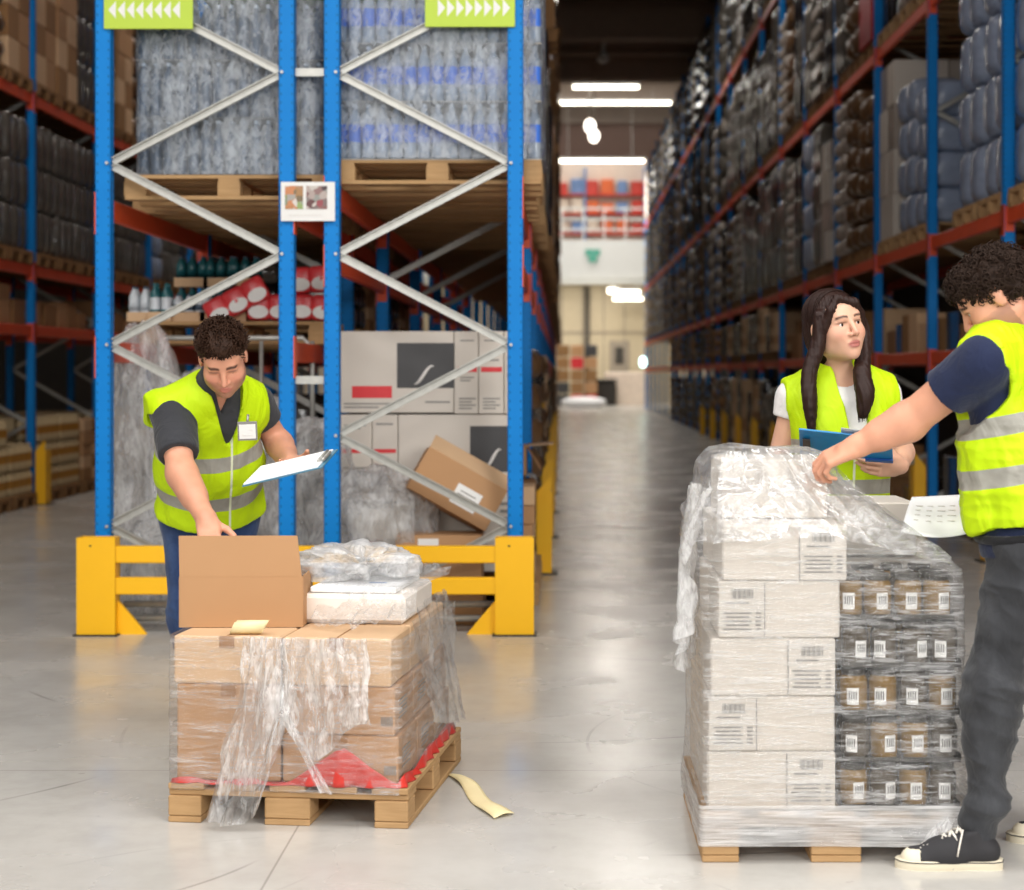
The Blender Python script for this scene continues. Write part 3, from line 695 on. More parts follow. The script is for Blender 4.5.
def put_load(kind, h, v, loc, rotz, label, group, parted, film=False):
    key = (kind, round(h, 2), v, parted)
    if key not in PROTO:
        parts = load_parts(kind, h, v * 17 + 3)
        if parted:
            t = thing('pallet_load', label, 'load', loc, rotz, group); cache = {}
            for nm, b, m, p in parts:
                ck = (id(b), tuple(m))
                if ck not in cache: cache[ck] = b.mesh(nm, m)
                link(nm, cache[ck], t, p)
            if film:
                zt = max(p[2] for _, _, _, p in parts) + .34 if kind in ('water', 'greywater') else h
                film_hull(1.13 if kind == 'greywater' else 1.24, .8 if kind == 'greywater' else .86, zt, .012, v + 5).build('stretch_film', 'film_rack', t, (0, 0, .0))
            PROTO[key] = t; return t
        mats = []; B = MB()
        for nm, b, m, p in parts:
            mp = []
            for x in m:
                if x not in mats: mats.append(x)
                mp.append(mats.index(x))
            c = MB(); c.v = b.v; c.f = b.f; c.sm = b.sm; c.m = [mp[i] for i in b.m]; B.ext(c, Matrix.Translation(p))
        PROTO[key] = B.mesh('pallet_load', mats)
    q = PROTO[key]
    if parted: return dup(q, loc, rotz, label, group)
    return tag(link('pallet_load', q, None, loc, rotz), label, 'load', group)
def put_pallet(loc, rotz, label, group, dark=False):
    return tag(link('wooden_pallet', PAL_DK if dark else PAL_ME, None, loc, rotz), label, 'pallet', group)
def shelf_load(rackname, shelf, bay, pos, kind, h, v, x, y, z, face, parted, film, dark=False):
    posn = ['nearest', 'middle', 'farthest'][pos]
    where = f'on the {shelf}, {rackname}, {ORD[bay]} bay, {posn}'
    lab = f'{DESC[kind]} {where}'
    put_pallet((x + (.09 if rackname == 'right rack' and bay > 2 else 0), y, z), face, f'wooden pallet {where}', f'pallets in the {rackname}', dark)
    put_load(kind, h, v, (x, y, z + .146), face, lab, f'loads in the {rackname}', parted, film)

# --- the right rack
FARD, FARA = MB(), MB()
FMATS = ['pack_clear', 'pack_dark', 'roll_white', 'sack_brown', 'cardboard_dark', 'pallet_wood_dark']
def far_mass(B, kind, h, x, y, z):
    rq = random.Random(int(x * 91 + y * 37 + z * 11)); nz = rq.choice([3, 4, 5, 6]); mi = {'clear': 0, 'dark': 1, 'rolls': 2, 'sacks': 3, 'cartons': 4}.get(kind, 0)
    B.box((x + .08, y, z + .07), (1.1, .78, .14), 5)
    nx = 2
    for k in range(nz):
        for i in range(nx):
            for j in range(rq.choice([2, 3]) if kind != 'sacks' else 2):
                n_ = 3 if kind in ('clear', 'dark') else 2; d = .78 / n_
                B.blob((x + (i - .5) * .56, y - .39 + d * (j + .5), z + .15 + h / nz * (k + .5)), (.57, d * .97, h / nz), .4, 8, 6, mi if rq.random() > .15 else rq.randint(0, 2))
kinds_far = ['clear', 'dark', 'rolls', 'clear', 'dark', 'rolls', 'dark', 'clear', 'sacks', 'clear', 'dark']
rr = random.Random(11)
FIX = {(2.67, 0, 0): 'drums', (2.67, 0, 1): 'drums', (2.67, 0, 2): 'drums', (2.67, 1, 0): 'drums', (2.67, 1, 1): 'drums', (2.67, 1, 2): None, (2.67, 2, 0): 'drums', (2.67, 2, 1): 'drums', (2.67, 2, 2): 'white',
       (2.67, 3, 0): 'sacks', (2.67, 3, 1): 'sacks', (2.67, 3, 2): 'rolls', (2.67, 4, 0): 'white', (2.67, 4, 1): 'clear', (2.67, 4, 2): 'drums', (2.67, 5, 0): 'dark', (2.67, 5, 1): 'rolls',
       (4.92, 2, 0): 'clear', (4.92, 3, 0): 'red', (4.92, 3, 1): 'sacks', (4.92, 3, 2): 'clear', (4.92, 4, 0): 'dark', (4.92, 4, 1): 'banded', (4.92, 4, 2): 'clear', (4.92, 5, 0): 'dark', (4.92, 5, 1): 'sacks', (4.92, 5, 2): 'rolls'}
SHELF = {1.6: 'lowest shelf', 2.67: 'second shelf', 4.92: 'third shelf', 7.5: 'top shelf', 0: 'floor'}
for z in (7.5, 4.92, 2.67, 1.6, 0):
    for bay in range(22):
        if z in (1.6, 0) and bay < 6: continue
        if z in (1.6, 0) and bay > 15: continue
        for pos in range(3):
            y = ysD[bay] + .5 + pos * .89; x = 4.02 if bay < 3 else 3.94; zb = z + .06 if z else 0
            px, py = pix((3.45, y, zb))
            if py < -5 or px > 1060: continue
            kind = FIX.get((z, bay, pos), rr.choice(kinds_far) if z > 2 else rr.choice(['dark', 'cartons', 'dark', 'clear']))
            hmax = {7.5: 2.1, 4.92: 2.15, 2.67: 1.85, 1.6: .75, 0: 1.2}[z]
            h = round(hmax * rr.choice([.82, .9, 1.0]), 2); v = rr.randint(0, 1)
            if kind == 'red': h = 1.5
            if z == 2.67 and bay < 2: h = 2.0
            if (z, bay, pos) == (2.67, 2, 0): h = 1.35
            if kind is None: continue
            if bay > 8: far_mass(FARD, kind, h, x, y, zb); continue
            shelf_load('right rack', SHELF[z], bay, pos, kind, h, v, x, y, zb, 0, bay < 6 and z > 2, False, z < 2 or bay > 2)
def carton(w, d, h, mat, loc, rotz, label, group=None, tape=True, name='carton', cat='box', lab=None):
    b = MB().box((0, 0, h / 2), (w, d, h), 0, .004)
    if tape: b.box((0, 0, h + .0005), (.05, d * .99, .001), 1).box((0, -d / 2 - .0005, h - .03), (.05, .001, .06), 1)
    o = b.build(name, [mat, 'kraft_line'], None, loc, rotz); tag(o, label, cat, group)
    if lab: MB().box((lab[0] * w, -d / 2 - .001, lab[1] * h), (lab[2], .002, lab[3])).build('paper_label', 'label_white', o)
    return o
rr = random.Random(21); names = ['small', 'low', 'tall', 'wide']
for z, dmax in ((1.66, .6), (0, .9)):
    for bay in range(0, 6):
        n = 0; y = ysD[bay] + .18
        if z: MB()
        while y < ysD[bay + 1] - .3:
            w = rr.uniform(.3, .55); h = rr.uniform(.22, dmax if rr.random() < .5 else .4); mt = rr.choice(['cardboard', 'cardboard_dark', 'cardboard_light', 'cardboard_dark', 'bottle_dark'])
            px, py = pix((3.5, y, z))
            if px < 1045:
                col = {'cardboard': 'brown', 'cardboard_dark': 'dark brown', 'cardboard_light': 'pale brown', 'bottle_dark': 'black'}[mt]
                carton(.6, w, h, mt, (3.85, y + w / 2, z), 0, f'{col} carton on the {"lowest shelf" if z else "floor"}, right rack, {ORD[bay]} bay, {ORD[n]} along', 'cartons low in the right rack', False)
            n += 1; y += w + rr.uniform(.02, .12)
        if z: tag(MB().box((4.02, ysD[bay] + 1.39, 1.655), (1.05, 2.6, .012)).build('shelf_board', 'pallet_wood_dark'), f'wooden shelf board on the lowest beams of the right rack, {ORD[bay]} bay', 'board', 'shelf boards of the right rack')
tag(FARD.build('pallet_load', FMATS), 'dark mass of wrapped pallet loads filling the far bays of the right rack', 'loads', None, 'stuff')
# --- the middle racks
def mid_load(which, shelf, bay, pos, kind, h, v, z, parted, film, x=None):
    X = (XA if which == 'A' else XB); x = (X[0] + X[1]) / 2 if x is None else x; y = YA + .49 + bay * 2.8 + pos * .9
    shelf_load('middle right rack' if which == 'A' else 'middle left rack', shelf, bay, pos, kind, h, v, x, y, z, 0, parted, film, bay > 1)
mid_load('A', 'second shelf', 0, 0, 'water', 1.6, 0, 2.55, True, True, (XA[0] + XA[1]) / 2 + .07)
mid_load('B', 'second shelf', 0, 0, 'greywater', 1.0, 0, 2.46, True, True, (XB[0] + XB[1]) / 2 + .17)
rr = random.Random(31)
for pos in (1, 2): mid_load('B', 'second shelf', 0, pos, 'greywater', 1.0, 0, 2.46, True, True)
for pos, k in ((1, 'mixed'), (2, 'mixed')): mid_load('A', 'second shelf', 0, pos, k, 1.9, pos, 2.55, True, False, (XA[0] + XA[1]) / 2 + .03)
for bay in range(1, 21):
    for pos in range(3):
        for z, sh, hm in ((2.55, 'second shelf', 1.9), (4.96, 'third shelf', 1.9), (7.36, 'top shelf', 2.0)):
            if pix((XA[1], YA + bay * 2.8, z))[1] < -10: continue
            k = rr.choice(['mixed', 'dark', 'sacks', 'dark', 'clear', 'cartons', 'dark']) if bay < 5 else rr.choice(['dark', 'dark', 'sacks', 'clear', 'cartons'])
            if bay > 5: far_mass(FARA, k, hm, (XA[0] + XA[1]) / 2 + .05 + rr.uniform(0, .09), YA + .49 + bay * 2.8 + pos * .9, z); continue
            mid_load('A', sh, bay, pos, k, hm, rr.randint(0, 1), z, False, False, (XA[0] + XA[1]) / 2 + .05 + rr.uniform(0, .09))
        for z, hm, sh in ((0, 1.5, 'floor'), ):
            if bay > 5: far_mass(FARA, rr.choice(['dark', 'cartons', 'sacks']), hm, (XA[0] + XA[1]) / 2 + .05, YA + .49 + bay * 2.8 + pos * .9, z); continue
            mid_load('A', sh, bay, pos, rr.choice(['dark', 'cartons', 'mixed', 'sacks']), hm, rr.randint(0, 1), z, False, False, (XA[0] + XA[1]) / 2 + .05)
for bay in range(1, 3):
    for pos in range(3):
        for z, sh, hm in ((2.46, 'second shelf', 1.8), (0, 'floor', 1.1), (4.96, 'third shelf', 1.8)):
            if pix((XB[0], YA + bay * 2.8, z))[1] < -10: continue
            mid_load('B', sh, bay, pos, rr.choice(['dark', 'clear', 'dark', 'cartons']), hm, rr.randint(0, 1), z, False, False)
for bay in (1, 2):
    for pos in range(3): mid_load('B', 'lowest shelf', bay, pos, rr.choice(['dark', 'cartons']), .5, 0, 1.64, False, False)
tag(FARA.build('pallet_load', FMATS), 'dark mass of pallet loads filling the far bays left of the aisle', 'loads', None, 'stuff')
# green crates stacked on the grey bottles of the left rack
for k in range(3):
    for j in range(2):
        b = MB(); b.box((0, 0, .13), (.38, .38, .26), 0, .01)
        for q in range(5): b.box((-.14 + q * .07, -.192, .13), (.035, .01, .2), 1)
        tag(b.build('bottle_crate', ['crate_green', 'black'], None, (XB[0] + .72 + k * .4, YA + .3 + j * .4, 2.46 + .146 + 3 * .335 + .005)), f'green crate on the grey bottle load, {ORD[k]} from the left, {"front" if j == 0 else "rear"} row', 'crate', 'green crates on the grey bottle load')
# --- lowest shelf of the left middle rack: bottle packs and red packs on a pallet
zl = 1.645
put_pallet(((XB[0] + XB[1]) / 2, YA + 1.55, zl), 0, 'wooden pallet holding teal bottles and red packs behind the bending man', 'pallets in the middle left rack')
zt = zl + .146; yl = YA + 1.3
def small_bottle_pack(px, mats, label, nx=3, ny=2, h=.22, r=.034, y=yl, z=zt, tray=True):
    t = thing('bottle_pack', label, 'bottles', (P(px, 0, y).x, y, z), 0, 'bottle packs on the low middle shelf')
    b = MB()
    for i in range(nx):
        for j in range(ny): bottle(b, (i - (nx - 1) / 2) * .072, (j - (ny - 1) / 2) * .072, .004, h, r)
    b.build('bottles', mats, t)
    if tray: MB().box((0, 0, .03), (nx * .074, ny * .074, .06)).build('tray', 'cardboard_light', t)
small_bottle_pack(141, ['bottle_white', 'bottle_white', 'bottle_grey'], 'clear bottle pack at the left end of the low shelf behind the bending man', 2, 2)
small_bottle_pack(162, ['bottle_teal', 'bottle_white', 'bottle_teal'], 'teal bottle pack, second from the left on the low shelf', 2, 2, .24, y=yl - .05)
small_bottle_pack(190, ['bottle_white', 'bottle_grey', 'bottle_grey'], 'pale tray of bottles beside the teal bottle pack on the low shelf', 3, 2, .17)
small_bottle_pack(225, ['bottle_white', 'bottle_dark', 'bottle_grey'], 'grey and white bottle pack left of the tilted red pack', 4, 2, .17)
for i, px in enumerate((193, 222, 246)):
    small_bottle_pack(px, ['bottle_teal', 'bottle_teal', 'bottle_grey'], f'lower teal bottle pack at the back of the low shelf, {ORD[i]} from the left', 3, 2, .24, .036, YA + 1.75, zt, True)
    small_bottle_pack(px, ['bottle_teal', 'bottle_teal', 'bottle_grey'], f'upper teal bottle pack at the back of the low shelf, {ORD[i]} from the left', 3, 2, .2, .034, YA + 1.75, zt + .245, True)
def red_pack(px, y, z, tilt, label, n=3, yaw=.1):
    t = thing('drink_pack', label, 'pack', (P(px, 0, y).x, y, z), 0, 'red packs on the low middle shelf'); t.rotation_euler = (0, tilt, yaw)
    b = MB()
    for i in range(n): b.blob(((i - (n - 1) / 2) * .135, 0, .09), (.15, .2, .17), .32, 16, 10, jit=.012, seed=i)
    b.build('wrapped_body', 'red_pack', t)
    s = MB()
    for i in range(n):
        q = [((i - (n - 1) / 2) * .135 + .064 * math.cos(a), -.1, .06 + .042 * math.sin(a)) for a in np.linspace(0, 2 * PI, 14, endpoint=False)]
        s.prism(q, (0, .004, 0))
    s.build('white_badge', 'label_white', t)
red_pack(244, yl - .08, zt + .05, -.5, 'red drink pack with white badge, tilted up on the shelf behind the bending man')
red_pack(270, yl - .02, zt, 0, 'red drink pack lying flat under the tilted one', 2)
red_pack(312, yl, zt, .05, 'red drink pack on the low shelf, between the two inner blue uprights', 2); red_pack(312, yl, zt + .18, -.08, 'red drink pack lying on another, between the two inner blue uprights', 2)
# --- roll cage and crumpled plastic behind the bending man
t = thing('roll_cage', 'grey tubular roll cage standing behind the bending man', 'trolley', ((XB[0] + XB[1]) / 2 + .05, YA + .95, 0)); cw = .48
for x in (-cw, -cw / 3, cw / 3, cw): MB().tube([(x, 0, .18), (x, 0, 1.66)], .013, 8).build('bar', 'galvanised', t)
MB().tube([(-cw, 0, .9), (-cw, 0, 1.62), (-cw + .06, 0, 1.68), (cw - .06, 0, 1.68), (cw, 0, 1.62), (cw, 0, .9)], .016, 8).build('hoop', 'galvanised', t)
for z in (.5, 1.1): MB().tube([(-cw, 0, z), (cw, 0, z)], .013, 8).build('rail', 'galvanised', t)
MB().box((0, .3, .17), (1.0, .7, .03)).build('base', 'dark_steel', t)
for x in (-.42, .42):
    for y in (.05, .55): MB().tube([(x - .02, y, .065), (x + .02, y, .065)], .065, 12).box((x, y, .12), (.04, .05, .08)).build('caster', 'black', t)
def heap(name, c, r, seed, label, mat='film_crumpled', e=.8, amp=.3, fr=4, n=90, m=60, cat='plastic', squash=None):
    a = np.linspace(0, 2 * PI, n, endpoint=False); la = np.linspace(-PI / 2, PI / 2, m)[:, None]; sp = lambda x: np.sign(x) * np.abs(x) ** e
    A = np.stack([sp(np.cos(la)) * sp(np.cos(a)) * r[0], sp(np.cos(la)) * sp(np.sin(a)) * r[1], sp(np.sin(la)) * r[2] + 0 * a], 2)
    N = A / (np.linalg.norm(A, axis=2, keepdims=True) + 1e-6)
    tall = r[2] > .5; Aq = A * (np.array([1.8, 1.8, .35]) if tall else np.array([1.2, 1.2, .8]))
    A = A + N * (ridge(Aq * fr + seed, 2, seed)[..., None] * amp * min(r) * (1.0 if tall else .8)) + N * (fbm(A * fr * .4 + seed, 2, seed + 9)[..., None] * amp * min(r))
    A[:, :, 2] = np.maximum(A[:, :, 2], -r[2])
    o = MB().grid(A, 0, True).build(name, mat, None, (c[0], c[1], c[2] + r[2])); return tag(o, label, cat)
heap('plastic_bundle', (P(140, 0, 10.6).x, 10.7, 0), (.2, .24, .85), 3, 'tall hanging bundle of crumpled clear plastic left of the bending man', e=.7, amp=.35, fr=4)
heap('plastic_bundle', (P(300, 0, 10.4).x, 10.6, .4), (.3, .28, .34), 5, 'crumpled clear plastic bundle between the inner uprights, right of the bending man', amp=.35, fr=5)
heap('plastic_bundle', (P(373, 0, 10.3).x, 10.35, .36), (.32, .2, .24), 8, 'crumpled clear plastic spilling left of the tilted brown box', amp=.4, fr=6)
heap('plastic_bundle', (P(330, 0, 10.3).x, 10.5, 0), (.55, .25, .2), 13, 'low crumpled plastic lying on the floor behind the yellow guard', amp=.4, fr=5)
heap('plastic_bundle', (P(190, 0, 10.4).x, 10.5, 0), (.4, .22, .3), 17, 'crumpled plastic lying behind the legs of the bending man', amp=.4, fr=5)
heap('plastic_bundle', (P(200, 0, 10.4).x, 10.9, .35), (.35, .3, .55), 19, 'crumpled plastic stuffed into the roll cage', amp=.35, fr=5)
# --- printed white cartons on the floor of the right middle rack
YW = 10.62
put_pallet(((XA[0] + XA[1]) / 2, YW + .4, 0), 0, 'wooden pallet under the printed white cartons', None, True)
def printed(x0, x1, y0, y1, label, pic=None, red=None, lines=None, Y=YW, dep=.55, split=None):
    a, c = P(x0, y1, Y), P(x1, y0, Y); w, h = c.x - a.x, c.z - a.z; s = Y / F
    b = MB().box((w / 2, dep / 2, h / 2), (w - .004, dep, h - .003), 0, .004)
    o = b.build('printed_carton', ['cardboard_white'], None, (a.x, Y, a.z)); tag(o, label, 'box', 'printed white cartons')
    def rect(p, mi, nm): 
        if p: MB().box(((p[0] + p[2]) / 2 * s - x0 * s, -.001, (2 * y1 - p[1] - p[3]) / 2 * s), ((p[2] - p[0]) * s, .002, (p[3] - p[1]) * s)).build(nm, mi, o)
    rect(pic, 'print_dark', 'printed_picture'); rect(red, 'print_red', 'red_band')
    if pic:
        q = []
        for k in range(9):
            u = k / 8; q.append(((pic[0] + (pic[2] - pic[0]) * (.3 + .35 * u) - x0) * s, -.004, (y1 - pic[1] - (pic[3] - pic[1]) * (.92 - .5 * math.sin(u * 2.2) * u)) * s))
        MB().tube(q, [.003 + .009 * math.sin(PI * k / 8) for k in range(9)], 6).build('printed_swoosh', 'print_light', o)
    if lines:
        b = MB()
        for (lx0, ly0, lx1, ly1, n) in lines:
            for k in range(n):
                zz = (y1 - ly0 - (ly1 - ly0) * (k + .5) / n) * s; ww = (lx1 - lx0) * s * (1 - .25 * (k % 2))
                b.box(((lx0 - x0) * s + ww / 2, -.001, zz), (ww, .002, (ly1 - ly0) * s / n * .45))
        b.build('printed_text', 'print_mid', o)
    return o
printed(339, 454, 331, 413, 'white carton with dark picture and red band, upper row left', (397, 343, 454, 388), (352, 386, 392, 398), [(344, 402, 390, 409, 2), (425, 400, 450, 404, 1)])
printed(454, 478.5, 331, 414, 'narrow white carton with red band beside the dark picture carton, upper row', None, (458, 367, 477, 372), [(460, 339, 474, 342, 1), (460, 376, 474, 382, 2), (459, 397, 476, 410, 4)])
printed(478.5, 504, 331, 414, 'narrow white carton with red band, second from the right in the upper row', None, (481, 367, 502, 372), [(484, 339, 499, 342, 1), (484, 358, 499, 362, 1), (483, 397, 500, 410, 4)])
printed(504, 521, 331, 414, 'white carton end with a red corner at the right of the upper row', None, (513, 386, 520, 402), [(507, 345, 517, 380, 4)])
printed(339, 372, 414.5, 492, 'narrow white carton at the left of the lower row', None, (342, 449, 370, 453), [(344, 424, 366, 430, 2), (343, 466, 368, 486, 5)])
printed(372, 398, 414.5, 492, 'narrow white carton, second from the left in the lower row', None, (374, 449, 396, 453), [(376, 422, 393, 426, 1), (375, 464, 395, 486, 5)])
printed(398, 521, 414.5, 492, 'wide white carton with dark picture, lower row right', (470, 426, 518, 472), None, [(404, 474, 440, 488, 4), (460, 476, 515, 482, 2)])
printed(339, 430, 492.5, 572, 'white carton at floor level left, behind the crumpled plastic', None, (345, 540, 380, 548), [(345, 500, 400, 510, 2)])
printed(430, 521, 492.5, 572, 'white carton at floor level right, behind the tilted brown box', None, None, [(500, 500, 517, 560, 8)])
for i, (px, py, w, h) in enumerate(((420, 322, .5, .3), (480, 322, .5, .3))): pass
# brown boxes in front of the printed cartons
def open_box(loc, rot, w, d, h, label, lab=True):
    t = thing('cardboard_box', label, 'box', loc); t.rotation_euler = rot
    b = MB()
    for c, dm in (((0, 0, .002), (w, d, .004)), ((0, -d / 2, h / 2), (w, .004, h)), ((0, d / 2, h / 2), (w, .004, h)), ((-w / 2, 0, h / 2), (.004, d, h)), ((w / 2, 0, h / 2), (.004, d, h))): b.box(c, dm)
    b.build('box_body', 'cardboard', t)
    return t
a = P(449, 527, 10.2)
t = open_box((a.x + .02, 10.3, a.z + .0), (0, 0, 0), .52, .34, .27, 'tilted brown cardboard box with a white label behind the yellow guard')
t.rotation_euler = (-.12, .52, .1); t.location = (a.x - .04, 10.32, a.z + .09)
MB().box((.0, -.01, .135), (.5, .3, .25), 0, .01).build('contents', 'cardboard_dark', t)
MB().box((.07, -.1735, .11), (.16, .002, .12)).build('paper_label', 'label_white', t)
b = MB()
for k in range(4): b.box((.07, -.175, .07 + k * .022), (.12 - .02 * (k % 2), .002, .007))
b.build('label_text', 'print_mid', t)
MB().prism([(-.26, -.17, .27), (.26, -.17, .27), (.26, -.05, .36), (-.26, -.05, .36)], (0, .004, .0)).build('flap', 'cardboard_light', t)
MB().prism([(-.26, .17, .27), (.26, .17, .27), (.25, .33, .31), (-.25, .33, .31)], (0, 0, .004)).build('flap', 'cardboard_inside', t)
o = carton(.5, .3, .35, 'cardboard', (P(440, 0, 10.25).x, 10.28, .17), 0, 'brown carton with a small label lying under the tilted brown box', None, False, lab=(-.12, .86, .12, .06))
a = o.location; put = a.z
tag(MB().box((0, 0, put / 2), (.52, .32, put), 0, .004).build('carton', 'cardboard_dark', None, (a.x, a.y, 0)), 'dark brown carton on the floor under the labelled brown carton', 'box')
for pos, k in ((1, 'cartons'), (2, 'mixed')): mid_load('A', 'floor', 0, pos, k, .6, 0, 0, False, False, (XA[0] + XA[1]) / 2 + .04)
t = open_box((-.42, YA + 2.3, .752), (0, 0, 0), .34, .42, .2, 'open brown box with flaps jutting into the aisle behind the end frame')
MB().prism([(.17, -.2, .2), (.17, .2, .2), (.36, .2, .215), (.36, -.2, .215)], (0, 0, .004)).build('flap', 'cardboard_light', t)
MB().prism([(.172, -.2, .2), (.172, .2, .2), (.27, .18, .04), (.27, -.18, .04)], (.004, 0, 0)).build('flap', 'cardboard', t)
# --- the far left rack
rr = random.Random(41)
ks = {4.5: ['cartons', 'sacks', 'dark', 'cartons', 'cartons', 'dark', 'clear'], 2.6: ['clear', 'dark', 'dark', 'clear', 'drums'], 7.0: ['dark', 'cartons']}
for z, hm, sh in ((4.5, 1.7, 'third shelf'), (2.6, 1.45, 'second shelf'), (7.0, 1.8, 'top shelf')):
    for bay in range(0, 8):
        for pos in range(3):
            y = ysC[bay] + .5 + pos * .88; px, py = pix((-5.9, y, z))
            if px < -60 or py < -5: continue
            shelf_load('far left rack', sh, bay, pos, rr.choice(ks[z]), hm, rr.randint(0, 1), -6.45, y, z + .06, 0, bay < 4, False, True)
for bay in range(0, 8):
    y = ysC[bay] + .2; n = 0
    tag(MB().box((-6.45, ysC[bay] + 1.37, 1.996), (1.05, 2.6, .012)).build('shelf_board', 'pallet_wood_dark'), f'wooden board on the lowest beams of the far left rack, {ORD[bay]} bay', 'board', 'shelf boards of the far left rack')
    while y < ysC[bay + 1] - .4:
        w = rr.uniform(.25, .5)
        if pix((-5.9, y, 2))[0] > -30: carton(.6, w, rr.uniform(.18, .42), rr.choice(['cardboard', 'cardboard_dark', 'cardboard_dark']), (-6.25, y + w / 2, 2.003), 0, f'brown carton on the lowest shelf, far left rack, {ORD[bay]} bay, {ORD[n]} along', 'cartons low in the far left rack', False)
        n += 1; y += w + rr.uniform(.02, .2)
    for pos in range(3):
        y = ysC[bay] + .5 + pos * .88
        if pix((-5.9, y, 0))[0] < -60: continue
        where = f'on the floor, far left rack, {ORD[bay]} bay, {["nearest", "middle", "farthest"][pos]}'
        put_pallet((-6.4, y, 0), 0, f'wooden pallet {where}', 'pallets in the far left rack', True)
        if (bay + pos) % 4 == 3: put_load('cartons', .75, 0, (-6.4, y, .146), 0, f'stack of brown cartons {where}', 'loads in the far left rack', False); continue
        t = thing('pallet_load', f'stack of cream bottle packs {where}', 'load', (-6.4, y, .146), 0, 'loads in the far left rack')
        if 'cream' not in PROTO:
            pk = bottle_pack(3, 2, .27, .045, .092); PROTO['cream'] = pk.mesh('bottle_pack', ['bottle_cream', 'label_amber', 'bottle_cream'])
        for k in range(rr.choice([2, 3, 3])):
            for j in range(4): link('bottle_pack', PROTO['cream'], t, (.42, -.3 + j * .2, k * .275))
            MB().box((-.15, 0, k * .275 + .137), (.85, .78, .27), 0, .02).build('inner_case', 'bottle_cream', t)
# ------------------------------------------------------------------ the brown carton pallet in front
simple('panel_tone', 'cbc4bb', .6); simple('red_film', 'c8382f', .3, var=.2, vscale=8, bump=.2, bscale=30); simple('pack_white', 'e9e0d6', .5, var=.08)
simple('jar_glass', '3a2b10', .1, var=.5, vscale=16); simple('jar_glass_gold', '7a5a1c', .12, var=.4, vscale=18); simple('jar_lid', '2a2620', .3); simple('barcode', '2b2b2b', .6)
AL = math.radians(-6.5); OX, OY = -1.281, 5.69; cu, su = math.cos(AL), math.sin(AL)
def L(u, v, z=0): return Vector((OX + u * cu - v * su, OY + u * su + v * cu, z))
def eur_pallet(loc, rotz, w, d, h, label):         # w along the front, boards run front to back under the load
    t = thing('euro_pallet', label, 'pallet', loc, rotz); n = 5
    for k in range(3): MB().box((w / 2, (.075, d / 2, d - .075)[k], h - .031), (w, .13, .02), 0, .003).build('cross_board', 'pallet_wood', t)
    for k in range(n): MB().box((.06 + k * (w - .12) / (n - 1), d / 2, h - .0105), (.12, d, .02), 0, .003).build('deck_board', 'pallet_wood', t)
    for i, x in enumerate((.055, w / 2, w - .055)):
        for y in (.06, d / 2, d - .06): MB().box((x, y, (h - .04 + .02) / 2), ((.11, .15, .11)[i], .12, h - .062), 0, .004).build('block', 'pallet_wood', t)
        MB().box((x, d / 2, .01), ((.11, .15, .11)[i], d, .02), 0, .003).build('bottom_board', 'pallet_wood', t)
    return t
PH = .128
eur_pallet(L(0, 0), AL, .793, 1.0, PH, 'wooden pallet on the floor under the brown cartons')
def crate(u0, u1, v0, v1, z0, z1, mat, label, lab=None):
    c = L((u0 + u1) / 2, (v0 + v1) / 2, z0)
    b = MB().box((0, 0, (z1 - z0) / 2), (u1 - u0 - .004, v1 - v0 - .004, z1 - z0 - .002), 0, .005)
    b.box((0, 0, z1 - z0), (.004, v1 - v0 - .02, .0015), 1).box((0, -(v1 - v0) / 2 + .0015, (z1 - z0) - .02), (.05, .002, .04), 1)
    o = b.build('carton', [mat, 'kraft_line'], None, c, AL); tag(o, label, 'box', 'brown cartons on the brown carton pallet')
    if lab: lab(o, u1 - u0, v1 - v0, z1 - z0)
    return o
def side_print(o, w, d, h):
    b = MB(); rr = random.Random(int(h * 1e4) + int(w * 1e3))
    for k in range(5): b.box((w / 2 - .001, -d * .1 + .01 * (k % 2), h * .3 + k * .014), (.0025, d * .4, .005))
    b.build('printed_text', 'print_mid', o)
    b = MB()
    for k in range(8): b.box((w * .38 + k * .005, -d / 2 + .001, h * .3), (.0025, .0025, .03))
    b.build('barcode', 'print_mid', o)
z0 = PH + .006; zz = [z0, z0 + .157, z0 + .314, z0 + .471]
for r_, (v0, v1) in enumerate(((.02, .33), (.335, .645), (.65, .95))):
    row = ('front', 'middle', 'rear')[r_]
    crate(.016 if r_ else .01, .37, v0, v1, zz[2], zz[3], 'cardboard_light' if r_ == 0 else 'cardboard', f'top brown carton at the left of the brown carton pallet, {row} row')
    crate(.02, .37, v0, v1, zz[0], zz[2], 'cardboard', f'tall brown carton under the top left one of the brown carton pallet, {row} row')
    for k in range(3):
        crate(.374, .735 + .012 * (2 - k) * (1 if k < 2 else -1), v0, v1, zz[k], zz[k + 1], ['cardboard', 'cardboard', 'cardboard_light'][k], f'{["bottom", "middle", "top"][k]} brown carton at the right of its pallet of brown cartons, {row} row', side_print if k < 2 else None)
# red sheet between pallet and cartons
b = MB(); A = np.zeros((20, 60, 3)); rg = np.random.default_rng(4)
def red_pt(u, v, z): return tuple(L(u, v, z))
b.box((0, 0, 0), (.01, .01, .001)); b = MB()
us = np.linspace(0, 1, 60)
A = np.zeros((8, 60, 3))
for i in range(8):
    for k, q in enumerate(us):                      # along the front edge, then up the right side
        s = q * 1.72
        if s < .77: u, v = .01 + s * .985, .0
        else: u, v = .775, s - .77
        f = i / 7; bulge = .012 + .01 * math.sin(k * 1.7) + .006 * math.sin(k * 4.1)
        hgt = .012 + .008 * math.sin(k * .9) if s < .4 else (.115 * max(0, 1 - abs(s - .575) / .17) + .014 if s < .77 else .022 + .02 * abs(math.sin(s * 3.3)) + .006 * math.sin(s * 17))
        if s < .77: A[i, k] = L(u, .012 - bulge * (1 - f * .6), PH + .001 + hgt * f)
        else: A[i, k] = L(u - .002 + bulge * (1 - f) * .9, v, PH + .001 + hgt * f)
